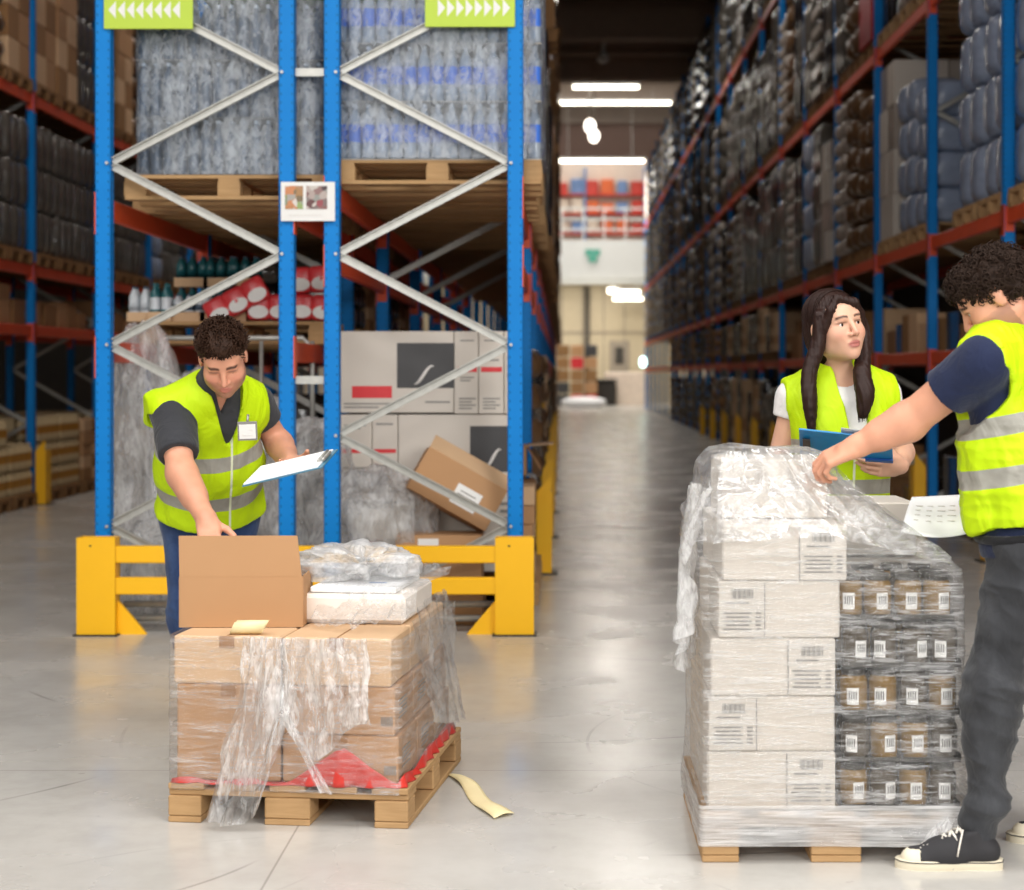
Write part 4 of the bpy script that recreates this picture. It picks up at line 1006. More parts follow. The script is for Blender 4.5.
sheet = b.grid(A).box(tuple(L(.38, .48, PH + .003)), (.70, .9, .004), 0, 0, Matrix.Rotation(AL, 3, 'Z')).build('red_sheet', 'red_film', base=True)
tag(sheet, 'red plastic sheet sticking out between the brown carton pallet and its cartons', 'sheet')
m_ = sheet.modifiers.new('thickness', 'SOLIDIFY'); m_.thickness = .0012
# open box with its front flap standing up
t = thing('open_box', 'open brown box with raised flap on top of the brown carton pallet, hiding a hand', 'box', (-1.078, 5.88, zz[3] + .001), math.radians(1.2)); w, d, h = .412, .26, .17
b = MB()
for c, dm in (((0, d / 2, .002), (w, d, .004)), ((0, 0, h / 2), (w, .005, h)), ((0, d, h / 2), (w, .005, h)), ((-w / 2, d / 2, h / 2), (.005, d, h)), ((w / 2, d / 2, h / 2), (.005, d, h))): b.box(c, dm)
b.build('box_body', 'cardboard', t)
MB().prism([(-w / 2, -.003, h), (w / 2 - .003, -.003, h), (w / 2 - .018, .0, h + .137), (-w / 2 - .003, .0, h + .137)], (0, .005, 0)).build('front_flap', 'cardboard', t)
MB().prism([(-w / 2, d, h), (w / 2, d, h), (w / 2, d + .09, h - .02), (-w / 2, d + .09, h - .02)], (0, 0, .004)).build('rear_flap', 'cardboard_inside', t)
MB().box((w / 2 + .003, d * .8, .06), (.001, .03, .03)).build('printed_mark', 'print_mid', t)
for i, x in enumerate((-.12, -.02, .1, .16)): tag(MB().blob((0, 0, .055), (.09, .18, .11), .5, 12, 8, jit=.03, seed=i).build('white_pouch', 'paper_white', None, (-1.078 + x, 6.02, zz[3] + .006)), f'white pouch inside the open box on the brown carton pallet, {ORD[i]} from the left', 'pouch', 'pouches in the open box')
# pale pack at the rear right and a curl of tape
c = L(.53, .58, zz[3] + .001)
o = MB().box((0, 0, .05), (.37, .5, .1), 0, .014).build('white_pack', 'pack_white', None, c, AL); tag(o, 'pale wrapped pack on top of the brown carton pallet, right of the open box', 'pack')
MB().box((0, -.02, .1125), (.3, .42, .02), 0, .008).build('upper_sheet', 'paper_white', o); MB().box((.06, -.1, .1235), (.06, .02, .001)).build('blue_print', 'shop_blue', o)
b = MB(); A = np.zeros((2, 26, 3))
for i in range(2):
    for k in range(26):
        a = -1.2 + k / 25 * 8.2; r_ = .016 + .009 * k / 25
        A[i, k] = (i * .105 + .012 * math.sin(a), -r_ * math.cos(a) * 1.0, .026 + r_ * math.sin(a))
o = b.grid(A).build('paper_curl', 'paper_cream', None, L(.2, .06, zz[3] - .0), AL + .12); tag(o, 'curled cream paper strip lying in front of the open box', 'paper'); m_ = o.modifiers.new('thickness', 'SOLIDIFY'); m_.thickness = .001
def ground(px, py): y = F * H / (py - VY); return P(px, py, y)
A = np.zeros((24, 6, 3)); q0, q1, q2, q3 = ground(446, 775), ground(463, 777), ground(512, 815), ground(492, 820)
for i in range(24):
    for k in range(6):
        f, g_ = i / 23, k / 5; p = (q0 * (1 - f) + q3 * f) * (1 - g_) + (q1 * (1 - f) + q2 * f) * g_
        A[i, k] = (p.x + .012 * math.sin(f * 7), p.y, .004 + .012 * max(0, math.sin(f * 9.0)) * (1 - abs(g_ - .5)) + .006 * (1 - abs(g_ * 2 - 1)))
o = MB().grid(A).build('paper_strip', 'paper_cream', base=True); tag(o, 'cream paper strip lying on the floor beside the brown carton pallet', 'paper'); m_ = o.modifiers.new('thickness', 'SOLIDIFY'); m_.thickness = .001; m_.offset = 1

# ------------------------------------------------------------------ film of the brown carton pallet
def sheet(top, bot, nu, nv, seed, amp, fr, sag=0, nrm=(0, -1, 0), fold=0, gather=1.0):
    """a hanging sheet between a top line and a bottom line (lists of points), creased along its fall"""
    top = [np.array(p, float) for p in top]; bot = [np.array(p, float) for p in bot]
    def ev(l, f): x = f * (len(l) - 1); i = min(int(x), len(l) - 2); return l[i] * (1 - (x - i)) + l[i + 1] * (x - i)
    A = np.zeros((nv, nu, 3)); n = np.array(nrm, float)
    for i in range(nv):
        for k in range(nu):
            f, g_ = i / (nv - 1), k / (nu - 1); A[i, k] = ev(top, g_) * (1 - f) + ev(bot, g_) * f
    uv = np.stack(np.meshgrid(np.linspace(0, 1, nu), np.linspace(0, 1, nv)), 2); q = np.concatenate([uv * np.array([fr, fr * .35]), np.full(uv.shape[:2] + (1,), seed * 3.7)], 2)
    dsp = (ridge(q, 3, seed) * .6 + fbm(q * .6, 2, seed + 3) * .7) * amp
    if fold: dsp = dsp + fold * np.sin(uv[:, :, 0] * 2 * PI * fr * .5 + fbm(q * .5, 2, seed) * 2) * (.3 + uv[:, :, 1])
    A += dsp[..., None] * n
    A[:, :, 0] += fbm(q * 1.3 + 9, 2, seed + 5) * amp * .6
    return A
def wrap_path(pts, z0, z1, n, m, seed, amp, mat, name, fr=3):
    """film stretched round a run of corner points (open path) between two heights"""
    P_ = [np.array(p[:2], float) for p in pts]; seg = [np.linalg.norm(P_[i + 1] - P_[i]) for i in range(len(P_) - 1)]; T = sum(seg)
    A = np.zeros((m, n, 3))
    for k in range(n):
        s = T * k / (n - 1); i = 0
        while i < len(seg) - 1 and s > seg[i]: s -= seg[i]; i += 1
        d = (P_[i + 1] - P_[i]) / seg[i]; p = P_[i] + d * s; nn = np.array([d[1], -d[0]])
        for j in range(m):
            f = j / (m - 1); zt = z1(k / (n - 1)) if callable(z1) else z1; zb = z0(k / (n - 1)) if callable(z0) else z0; z = zb + (zt - zb) * f
            o = amp * (.8 * vnoise(np.array([p[0] * fr * 3, p[1] * fr * 3, z * fr * 9 + s * 4]), seed) + .6 * abs(vnoise(np.array([p[0] * fr * 6, p[1] * fr * 6, z * fr * 16]), seed + 1)))
            A[j, k] = (*(p + nn * (amp + o)), z)
    return A
zt = zz[3]
A = wrap_path([L(.007, .9), L(.007, .0), L(.765, .0), L(.775, .95)], PH - .02, zt + .004, 170, 44, 2, .004, None, '')
o = MB().grid(A).build('stretch_film', 'stretch_film'); tag(o, 'clear stretch film wrapped round the brown cartons of the brown carton pallet', 'film')
A = sheet([L(.24, -.012, zt + .004), L(.33, -.014, zt + .004), L(.42, -.012, zt - .0)], [L(.155, -.075, .035), L(.24, -.085, .015), L(.315, -.06, .05)], 64, 96, 5, .03, 7, fold=.012)
for i in range(96): f = i / 95; A[i, :, 0] += .03 * math.sin(f * 3.0) - .0; A[i, :, 1] -= .02 * math.sin(f * PI)
o = MB().grid(A).build('torn_film', 'film_hanging'); tag(o, 'torn film hanging down the front of the brown carton pallet to the floor', 'film')
A = sheet([L(.36, -.012, zt + .002), L(.52, -.016, zt + .003), L(.66, -.014, zt + .004)], [L(.36, -.045, .30), L(.5, -.05, .27), L(.69, -.045, .3)], 70, 70, 9, .022, 8, fold=.006)
for i in range(70):
    for k in range(70): A[i, k, 2] += .05 * math.sin(k * .11 + 1) * (i / 69)
o = MB().grid(A).build('torn_film', 'film_hanging'); tag(o, 'torn flap of film over the top right carton front of the brown carton pallet', 'film')
A = sheet([L(.39, -.03, .36), L(.415, -.034, .37)], [L(.52, -.07, .13), L(.56, -.06, .12)], 20, 60, 19, .015, 4, fold=.008)
o = MB().grid(A).build('torn_film', 'film_hanging'); tag(o, 'narrow twisted film strand crossing down to the red sheet on the brown carton pallet', 'film')
A = sheet([L(.75, .2, zt + .02), L(.76, .5, zt + .08), L(.755, .85, zt + .06)], [L(.79, .42, .26), L(.8, .7, .2), L(.81, .97, .17)], 80, 80, 12, .02, 8, nrm=(1, -.15, 0), fold=.008)
o = MB().grid(A).build('torn_film', 'film_drape'); tag(o, 'milky film hanging down the right side of the brown carton pallet', 'film')
A = sheet([L(.4, .2, zt + .015), L(.6, .1, zt + .02), L(.76, .12, zt + .03)], [L(.44, .9, zt + .14), L(.6, .9, zt + .15), L(.79, .85, zt + .12)], 80, 60, 15, .03, 8, nrm=(0, -.2, 1), fold=.006)
A[:, :, 2] = np.maximum(A[:, :, 2], zt + .004)
for i in range(60):
    for k in range(80):
        if i > 12: A[i, k, 2] = max(A[i, k, 2], zt + .128 * min(1, (i - 12) / 5))
o = MB().grid(A).build('loose_film', 'film_top'); tag(o, 'loose film lying over the pale pack on the brown carton pallet', 'film')
hp = heap('film_heap', tuple(L(.5, .6, zt + .128)), (.17, .2, .045), 23, 'crumpled heap of white film right behind the open box', 'film_pile', amp=1.7, fr=11, n=110, m=70, cat='film')

# ------------------------------------------------------------------ the white carton pallet in front
RX, RY = .418, 5.22
eur_pallet((RX, RY, 0), 0, .8, .8, .144, 'wooden pallet on the floor under the white cartons and jars')
def white_carton(x0, x1, y0, y1, z0, z1, label, side):
    w, d, h = x1 - x0, y1 - y0, z1 - z0
    o = MB().box((0, 0, h / 2), (w - .003, d - .003, h - .002), 0, .005).build('carton', 'cardboard_white', None, ((x0 + x1) / 2, (y0 + y1) / 2, z0)); tag(o, label, 'box', 'white cartons on the white carton pallet')
    if side:
        pw = w * .37; xc = (w / 2 - pw / 2 - .004) * side; yf = -d / 2 + .0005; b = MB()
        b.box((xc, yf, h / 2), (pw, .003, h * .94)); b.build('printed_panel', 'panel_tone', o)
        b = MB(); b.box((xc - side * pw / 2, yf - .0005, h / 2), (.003, .003, h * .94))
        for k in range(5): b.box((xc - pw * .1, yf - .001, h * (.16 + .07 * k)), (pw * (.62 - .1 * (k % 2)), .003, h * .028)).box((xc + pw * .36, yf - .001, h * (.16 + .07 * k)), (pw * .12, .003, h * .03))
        for k in range(14): b.box((xc - pw * .22 + k * pw * .035, yf - .001, h * .78), (pw * (.012 + .01 * (k % 3)), .003, h * .17))
        b.box((xc - pw * .1, yf - .001, h * .62), (pw * .5, .003, h * .03))
        b.build('printed_text', 'print_mid', o)
    return o
Zs = [.15, .324, .49, .664, .836, 1.004]; nm = ['bottom', 'second', 'third', 'fourth', 'top']
xs0 = [.435, .438, .445, .468, .48]; xs1 = [.822, .82, .822, .835, .856]
for k in range(5):
    for r_, (y0, y1) in enumerate(((5.25, 5.61), (5.615, 5.975))):
        white_carton(xs0[k], xs1[k], y0, y1, Zs[k], Zs[k + 1], f'{nm[k]} white carton of the five-high {"front" if r_ == 0 else "rear"} column on the white carton pallet', (1 if k % 2 == 0 else -1) if r_ == 0 else 0)
white_carton(.495, .83, 5.46, 5.84, 1.006, 1.19, 'white carton on top of the tall column, at the peak of the film', 0)
white_carton(.86, 1.14, 5.62, 5.95, .872, 1.045, 'white carton behind the jars, sticking out under the loose paper sheet', 0)
def jar(b, x, y, r, h, k):
    g_ = k % 2
    b.lathe([(r * .9, 0), (r, .006), (r, h * .72), (r * .93, h * .8), (r * .8, h * .84), (r * .86, h * .85), (r * .86, h * .98), (r * .8, h)], 20, (x, y, 0), mis=[g_, g_, g_, g_, 2, 2, 2])
def jar_tray(x0, y0, z, label, seed, hh=.128, front=True):
    t = thing('jar_tray', label, 'jars', (x0, y0, z), 0, 'jar trays on the white carton pallet'); rr = random.Random(seed); s = .0885
    w, d = 2 * s, 4 * s; b = MB(); b.box((w / 2, d / 2, .003), (w, d, .006))
    for c, dm in (((w / 2, .002, .007), (w, .003, .014)), ((w / 2, d - .002, .012), (w, .003, .014)), ((.002, d / 2, .012), (.003, d, .024)), ((w - .002, d / 2, .012), (.003, d, .024))): b.box(c, dm)
    b.build('tray', 'jar_lid', t)
    for i in range(2):
        for j in range(4):
            if j not in (0, 1, 3): continue
            b = MB(); jar(b, 0, 0, .042, hh, rr.randint(0, 5)); o = b.build('jar', ['jar_glass', 'jar_glass_gold', 'jar_lid'], t, (s * (i + .5), s * (j + .5), .007))
            if j == 0:
                q = MB(); a0 = -PI / 2 + rr.uniform(-.5, .5); A = np.zeros((2, 7, 3))
                for k in range(7): a = a0 - .42 + .84 * k / 6; A[0, k] = (.0425 * math.cos(a), .0425 * math.sin(a), .022); A[1, k] = (.0425 * math.cos(a), .0425 * math.sin(a), .072)
                q.grid(A)
                for k in range(4):
                    a = a0 - .25 + .16 * k; q.box((.0428 * math.cos(a), .0428 * math.sin(a), .05), (.003, .0012, .025), 1)
                q.build('jar_label', ['label_white', 'barcode'], o)
zj = .15; nmj = ['bottom', 'second', 'third', 'fourth', 'top']
for k in range(5):
    for i in range(2):
        jar_tray(.838 + i * .18 + (.004 if k % 2 else 0) - (.012 if k == 4 else 0), 5.255 + (.02 if k == 4 else 0), zj, f'{nmj[k]} tray of dark jars on the white carton pallet, {"beside the white cartons" if i == 0 else "at the outer corner"}', k * 2 + i, .128)
    zj += .142
for k, (x, y) in enumerate(((.84, 5.625), )):
    white_carton(.84, 1.19, 5.625, 5.975, .15, .868, 'large white carton standing behind the jar trays', 0)
# the film round it
RG = [(.055, .412, 1.222, 5.214, 6.03), (.1, .411, 1.223, 5.213, 6.03), (.15, .416, 1.218, 5.222, 6.02), (.3, .425, 1.208, 5.236, 6.0), (.6, .425, 1.206, 5.237, 6.0), (.8, .42, 1.204, 5.237, 6.0), (.87, .415, 1.2, 5.236, 6.0),
      (.93, .41, 1.13, 5.238, 6.0), (1.0, .415, 1.03, 5.242, 5.99), (1.03, .43, .985, 5.28, 5.98), (1.08, .445, .92, 5.34, 5.97), (1.14, .46, .86, 5.41, 5.94), (1.19, .482, .835, 5.445, 5.88), (1.205, .5, .80, 5.47, 5.85), (1.21, .55, .77, 5.55, 5.78)]
n, m = 220, 120; A = np.zeros((m, n, 3)); zs = np.linspace(.055, 1.21, m); R_ = np.array(RG); aa = np.linspace(0, 2 * PI, n, endpoint=False); sp = lambda x, e: np.sign(x) * np.abs(x) ** e
for i, z in enumerate(zs):
    q = [np.interp(z, R_[:, 0], R_[:, j]) for j in range(1, 5)]
    u = np.cos(aa); v = np.sin(aa); mx = np.maximum(np.abs(u), np.abs(v)); u = u / mx; v = v / mx
    A[i, :, 0] = (q[0] + q[1]) / 2 + u * (q[1] - q[0]) / 2; A[i, :, 1] = (q[2] + q[3]) / 2 + v * (q[3] - q[2]) / 2; A[i, :, 2] = z
cen = A.mean(1, keepdims=True); D = A - cen; D[:, :, 2] = 0; D /= np.linalg.norm(D, axis=2, keepdims=True)
diag = np.stack([A[:, :, 0] * 3 + A[:, :, 2] * 2, A[:, :, 1] * 3, A[:, :, 2] * 16 - A[:, :, 0] * 5], 2)
am = np.where(A[:, :, 2] > .9, .018, .0035); am = np.where(A[:, :, 2] < .16, .005, am)
A += D * (am * (np.abs(vnoise(diag, 3)) + .5 * ridge(diag * 1.7, 2, 6)))[..., None]
tp = A[:, :, 2] > 1.0; A[:, :, 2] += np.where(tp, .02 * fbm(A * 9, 3, 8), 0)
b = MB().grid(A, 0, True)
o = len(b.v); b.v.append((.66, 5.66, 1.222)); k0 = (m - 1) * n
for k in range(n): b.f.append((k0 + k, k0 + (k + 1) % n, o)); b.m.append(0); b.sm.append(True)
zf = [sum(b.v[i][2] for i in f) / len(f) for f in b.f]; b.m = [1 if z > .96 else 0 for z in zf]
o = b.build('stretch_film', ['stretch_film_side', 'film_top']); tag(o, 'clear stretch film wrapped round the white cartons and jars of the white carton pallet', 'film')
A = sheet([(.43, 5.3, 1.1), (.415, 5.45, 1.12), (.42, 5.6, 1.1)], [(.36, 5.24, .68), (.385, 5.3, .55), (.40, 5.5, .6)], 60, 80, 31, .03, 6, nrm=(-1, -.3, 0), fold=.012)
tag(MB().grid(A).build('loose_film', 'film_hanging'), 'loose film tail hanging off the left side of the white carton pallet', 'film')
A = sheet([(.5, 5.43, 1.21), (.66, 5.42, 1.22), (.82, 5.45, 1.2)], [(.45, 5.225, .95), (.8, 5.222, .97), (1.17, 5.235, .88)], 90, 70, 37, .02, 9, nrm=(0, -1, .4), fold=.006)
tag(MB().grid(A).build('loose_film', 'film_top'), 'milky pleated film slanting down from the peak of the white carton pallet', 'film')
A = wrap_path([(RX - .004, RY + .75), (RX - .004, RY - .004), (RX + .804, RY - .004), (RX + .804, RY + .75)], .05, .172, 200, 20, 44, .006, None, '')
tag(MB().grid(A).build('film_band', 'film_band'), 'bunched milky band of film round the deck of the white carton pallet', 'film')
A = sheet([(1.15, 5.225, .16), (1.2, 5.22, .16)], [(1.0, 5.17, .004), (1.15, 5.13, .004)], 24, 30, 41, .012, 4, fold=.006)
tag(MB().grid(A).build('loose_film', 'film_hanging'), 'film end lying by the foot of the white carton pallet beside the shoe', 'film')
# loose paper sheet held beside the jars
def paper(c, ux, uy, w, h, curl, label, name='paper_sheet', txt=True):
    ux, uy = Vector(ux).normalized(), Vector(uy).normalized(); nn = ux.cross(uy); A = np.zeros((12, 16, 3))
    for i in range(12):
        for k in range(16):
            f, g_ = i / 11 - .5, k / 15 - .5; A[i, k] = Vector(c) + ux * g_ * w + uy * f * h + nn * curl * (g_ * g_ * 4 + .4 * math.sin(f * 4))
    o = MB().grid(A).build(name, 'paper_white', base=True); m_ = o.modifiers.new('thickness', 'SOLIDIFY'); m_.thickness = .0006
    if label: tag(o, label, 'paper')
    return o
# ------------------------------------------------------------------ people
def vcol_mat(name, rough=.5, sss=0, bump=0, bscale=60, spec=.4):
    t = NT(name); a = t.n('ShaderNodeAttribute'); a.attribute_name = 'Col'
    v = t.coord(); n = t.noise(v, 30, 4); c = t.mix(t.math('MULTIPLY', n, .18), a.outputs[0], lin('7a3a28'))
    b = t.bsdf(c, rough, 0, spec, t.bump(t.noise(v, bscale, 3), bump, .002) if bump else None)
    if sss: b.inputs['Subsurface Weight'].default_value = sss; b.inputs['Subsurface Radius'].default_value = (.012, .005, .003); b.inputs['Subsurface Scale'].default_value = .6
    return t.done(b)
vcol_mat('skin', .48, .12, .06, 90)
def cloth_mat(name, col, bscale=350, rough=.85, var=.18, wear=None):
    t = NT(name); c = lin(col); v = t.coord(); n = t.noise(v, 7, 4, .6); f = t.noise(v, bscale, 2)
    cc = t.mix(n, tuple(x * (1 - var) for x in c), tuple(min(1, x * (1 + var)) for x in c))
    if wear: cc = t.mix(t.math('MULTIPLY', t.ramp(t.noise(t.coord((2, 2, 1)), 5, 5, .6), [(.45, 0), (.7, 1)]), .5), cc, lin(wear))
    b = t.bsdf(cc, rough, 0, .2, t.bump(t.math('ADD', t.math('MULTIPLY', f, .06), t.noise(t.coord((1, 1, .7)), 13, 3, .55, 1.2)), .45, .018)); b.inputs['Sheen Weight'].default_value = .15; return t.done(b)
cloth_mat('cloth_charcoal', '35363a'); cloth_mat('cloth_navy', '1d2540'); cloth_mat('cloth_white', 'e6e3e2'); cloth_mat('jeans_blue', '2a3d63', wear='4a628c'); cloth_mat('jeans_grey', '333437', wear='505256'); cloth_mat('cloth_black', '1b1b1e')
def vest_mat(name, stripes, half, zip_at=None):
    """bright vest cloth; the sewn tape bands sit at fixed heights along the body (stored with the mesh)"""
    t = NT(name); a = t.n('ShaderNodeAttribute'); a.attribute_name = 'Col'; s = t.n('ShaderNodeSeparateColor'); t.l(a.outputs[0], s.inputs[0])
    m = None
    for z in stripes:
        q = t.math('LESS_THAN', t.math('ABSOLUTE', t.math('SUBTRACT', s.outputs[0], z)), half); m = q if m is None else t.math('MAXIMUM', m, q)
    v = t.coord(); n = t.noise(v, 6, 4); f = t.noise(v, 300, 2)
    y = t.mix(n, lin('b4d600'), lin('c6e606')); g = t.mix(t.noise(v, 25, 3), lin('8f8d84'), lin('a9a79e'))
    c = t.mix(m, y, g)
    if zip_at is not None:
        zm = t.math('MULTIPLY', t.math('LESS_THAN', t.math('ABSOLUTE', t.math('SUBTRACT', s.outputs[1], .5 + zip_at)), .0045), t.math('GREATER_THAN', s.outputs[2], .5))
        c = t.mix(zm, c, lin('dfe6c8'))
    return t.done(t.bsdf(c, .6, 0, .3, t.bump(t.math('ADD', t.math('MULTIPLY', f, .04), t.noise(t.coord((1, 1, .5)), 9, 2, .5, 1.5)), .6, .025)))
simple('hair_dark', '2a1813', .5, .0, .25, var=.35, vscale=60, stretch=(3, 3, .4)); simple('hair_brown', '3a261b', .6, 0, .2, var=.4, vscale=50); simple('hair_black', '2d2019', .65, 0, .15, var=.4, vscale=50)
simple('eye_white', 'ded8d2', .25); simple('eye_iris', '2a1a12', .15); simple('sneaker_black', '2a292c', .75, var=.2, bump=.1, bscale=200); simple('rubber_cream', 'e2d8c0', .6, var=.12); simple('lace_white', 'e4ddd2', .7); simple('board_blue', '1c86c4', .4, var=.08); simple('card_blue', '2558a8', .35); simple('board_rim', '4d7d94', .4)

def nrm(v): v = np.array(v, float); return v / np.linalg.norm(v)
def basis(f, u):                                   # columns: right, forward, up
    u = nrm(u); f = np.array(f, float); f = nrm(f - u * (f @ u)); return np.stack([np.cross(f, u), f, u], 1)
class Body:
    def __init__(s): s.p = []
    def cone(s, g, a, b, ra, rb, k=.03): s.p.append((g, 'c', (np.array(a, float), np.array(b, float), ra, rb), k))
    def ell(s, g, c, r, R, k=.04): s.p.append((g, 'e', (np.array(c, float), np.array(r, float), R), k))
    def cut(s, g, c, r, R, k=.008): s.p.append((g, 'x', (np.array(c, float), np.array(r, float), R), k))
    def box(s, g, c, hd, R, r, k): s.p.append((g, 'b', (np.array(c, float), np.array(hd, float), R, r), k))
    def to(s, fld, groups=None, off=0, koff=0, scale=None):
        for g, t, a, k in s.p:
            if groups is not None and g not in groups: continue
            o = off.get(g, 0) if isinstance(off, dict) else off
            if t == 'c': fld.cone(a[0], a[1], a[2] + o, a[3] + o, k + koff)
            elif t == 'e': fld.ell(a[0], a[1] + o, a[2], k + koff)
            elif t == 'x': fld.ell(a[0], a[1], a[2], k, 's')
            else: fld.box(a[0], a[1] + o, a[2], a[3] + o, k + koff)
    def bounds(s, groups=None):
        lo = np.full(3, 9e9); hi = -lo
        for g, t, a, k in s.p:
            if groups is not None and g not in groups: continue
            pts, r = ((a[0], a[1]), max(a[2], a[3])) if t == 'c' else ((a[0],), np.max(a[1]) * (1.5 if t == 'b' else 1))
            for p in pts: lo = np.minimum(lo, p - r); hi = np.maximum(hi, p + r)
        return lo, hi
def torso(B, pel, che, nek, fp, fc, sh, W=1.0, D=1.0, female=False):
    pel, che, nek = (np.array(x, float) for x in (pel, che, nek)); u = nrm(nek - pel); Rp = basis(fp, nrm(che - pel)); Rc = basis(fc, nrm(nek - che))
    B.ell('pelvis', pel, (.165 * W, .118 * D, .12), Rp); B.ell('torso', (pel + che) / 2, (.14 * W, .105 * D, .17), basis(np.array(fp) + fc, u), .06)
    B.ell('torso', che, (.165 * W, .118 * D, .19), Rc, .06); B.ell('torso', che * .45 + nek * .55, (.155 * W, .09 * D, .085), Rc, .05)
    if female:
        for sg in (-1, 1): B.ell('torso', che + Rc @ np.array([sg * .075, .085, -.01]), (.062, .05, .06), Rc, .04)
    for q in sh: B.cone('torso', nek + u * .01, q, .05, .055, .05)
    return Rp, Rc
def arm(B, sd, S, E, Wr, r=(.058, .046, .044, .03)):
    S, E, Wr = (np.array(x, float) for x in (S, E, Wr))
    B.cone('uarm' + sd, S, E, r[0], r[1], .03); B.cone('farm' + sd, E, Wr, r[2], r[3], .03)
    m = E + (Wr - E) * .28; B.cone('farm' + sd, E + (Wr - E) * .1, E + (Wr - E) * .5, r[2] * 1.05, r[2] * .9, .03)
def hand(B, sd, Wr, along, back, s=1.0, curl=(.5, .55, .6, .65), mirror=1, thumb=.0, spread=.0, wr=.03):
    """palm, four jointed fingers and a thumb; 'along' runs from the wrist to the knuckles, 'back' out of the back of the hand"""
    a = nrm(along); b = np.array(back, float); b = nrm(b - a * (b @ a)); t = np.cross(a, b) * mirror      # t: thumb side
    R = np.stack([a, t, b], 1); T = lambda p: np.array(Wr, float) + R @ (np.array(p, float) * s); g = 'hand' + sd
    B.box(g, T((.05, 0, 0)), np.array((.047, .04, .0135)) * s, R, .012 * s, .014)
    B.cone(g, T((-.01, 0, 0)), T((.03, 0, 0)), wr, .026 * s, .02); B.cone(g, T((.02, .024, -.008)), T((.055, .03, -.008)), .019 * s, .015 * s, .012)
    ln = ((.042, .026, .02), (.047, .029, .021), (.043, .027, .02), (.033, .021, .018)); yb = (.031, .0105, -.0105, -.030); xb = (.09, .094, .09, .082); rd = (.0098, .0102, .0096, .0085)
    for i in range(4):
        p = np.array((xb[i], yb[i], .001)); an = 0
        for j in range(3):
            an += curl[i] * (.8, 1.15, .8)[j]; d = np.array((math.cos(an), spread * (1.5 - i) * .12, -math.sin(an))); q = p + d * ln[i][j]
            B.cone(g, T(p), T(q), rd[i] * s * (1 - .1 * j), rd[i] * s * (.93 - .1 * j), .004); p = q
    p = np.array((.022, .032, -.008))
    for j, (d, l, r0, r1) in enumerate((((.62, .72 - thumb * .5, -.2 - thumb * .5), .042, .0145, .0125), ((.82, .5 - thumb * .9, -.25 - thumb * .6), .032, .0118, .0105), ((.9, .3 - thumb * 1.0, -.25 - thumb * .6), .026, .0102, .0085))):
        q = p + nrm(d) * l; B.cone(g, T(p), T(q), r0 * s, r1 * s, .006); p = q
    return R
def head(B, c, R, s=1.0, female=False, nek=None, neck_r=.056, lid=0):
    T = lambda p: np.array(c, float) + R @ (np.array(p, float) * s); E = lambda p, r, k=.02, g='head': B.ell(g, T(p), np.array(r) * s, R, k * s)
    E((0, -.018, .035), (.075, .096, .086)); E((0, .02, -.03), (.063, .072, .08), .03); E((0, .04, -.07), (.05 if female else .056, .05, .042), .03); E((0, .077, -.1), (.019, .015, .015), .025)
    E((0, .06, .035), (.055, .032, .04), .03)
    for q in (-1, 1):
        E((q * .04, .056, -.028), (.027, .03, .028), .025); E((q * (.047 if female else .052), .0, -.062), (.02, .045, .028), .025)
        E((q * .0775, -.012, -.006), (.008, .019, .031), .006)
    B.cone('head', T((-.034, .084, .024)), T((.034, .084, .024)), .0095 * s, .0095 * s, .015)
    for q in (-1, 1): B.cut('head', T((q * .0315, .098, .002)), np.array((.0165, .0135, .0095)) * s, R, .01)
    for q in (-1, 1):
        B.cone('head', T((q * .016, .083, .0095)), T((q * .032, .0875, .0125)), .0042 * s, .0045 * s, .003); B.cone('head', T((q * .032, .0875, .0125)), T((q * .048, .077, .0085)), .0045 * s, .004 * s, .003)
        B.cone('head', T((q * .018, .082, -.009)), T((q * .046, .077, -.009)), .0042 * s, .0042 * s, .004)
    if lid:
        for q in (-1, 1): B.cone('head', T((q * .02, .0845, .0055)), T((q * .043, .0805, .0055)), lid * s, lid * .95 * s, .003)
    n0 = .0085 if not female else .0075
    B.cone('head', T((0, .09, .015)), T((0, .113, -.03)), n0 * s, n0 * 1.35 * s, .009); 
    for q in (-1, 1): E((q * .0125, .099, -.034), (.0085, .011, .008), .006)
    E((0, .092, -.0605), (.023, .0105, .0062), .006); E((0, .0905, -.0725), (.019, .0105, .0072), .006)
    B.cut('head', T((0, .104, -.0665)), np.array((.02, .008, .0016)) * s, R, .003)
    if nek is not None: B.cone('neck', T((0, -.03, -.055)), nek, neck_r * .95, neck_r, .025); B.cone('neck', T((0, .0, -.075)), np.array(nek) + R[:, 1] * .02, neck_r * .7, neck_r * .85, .025)
    return T
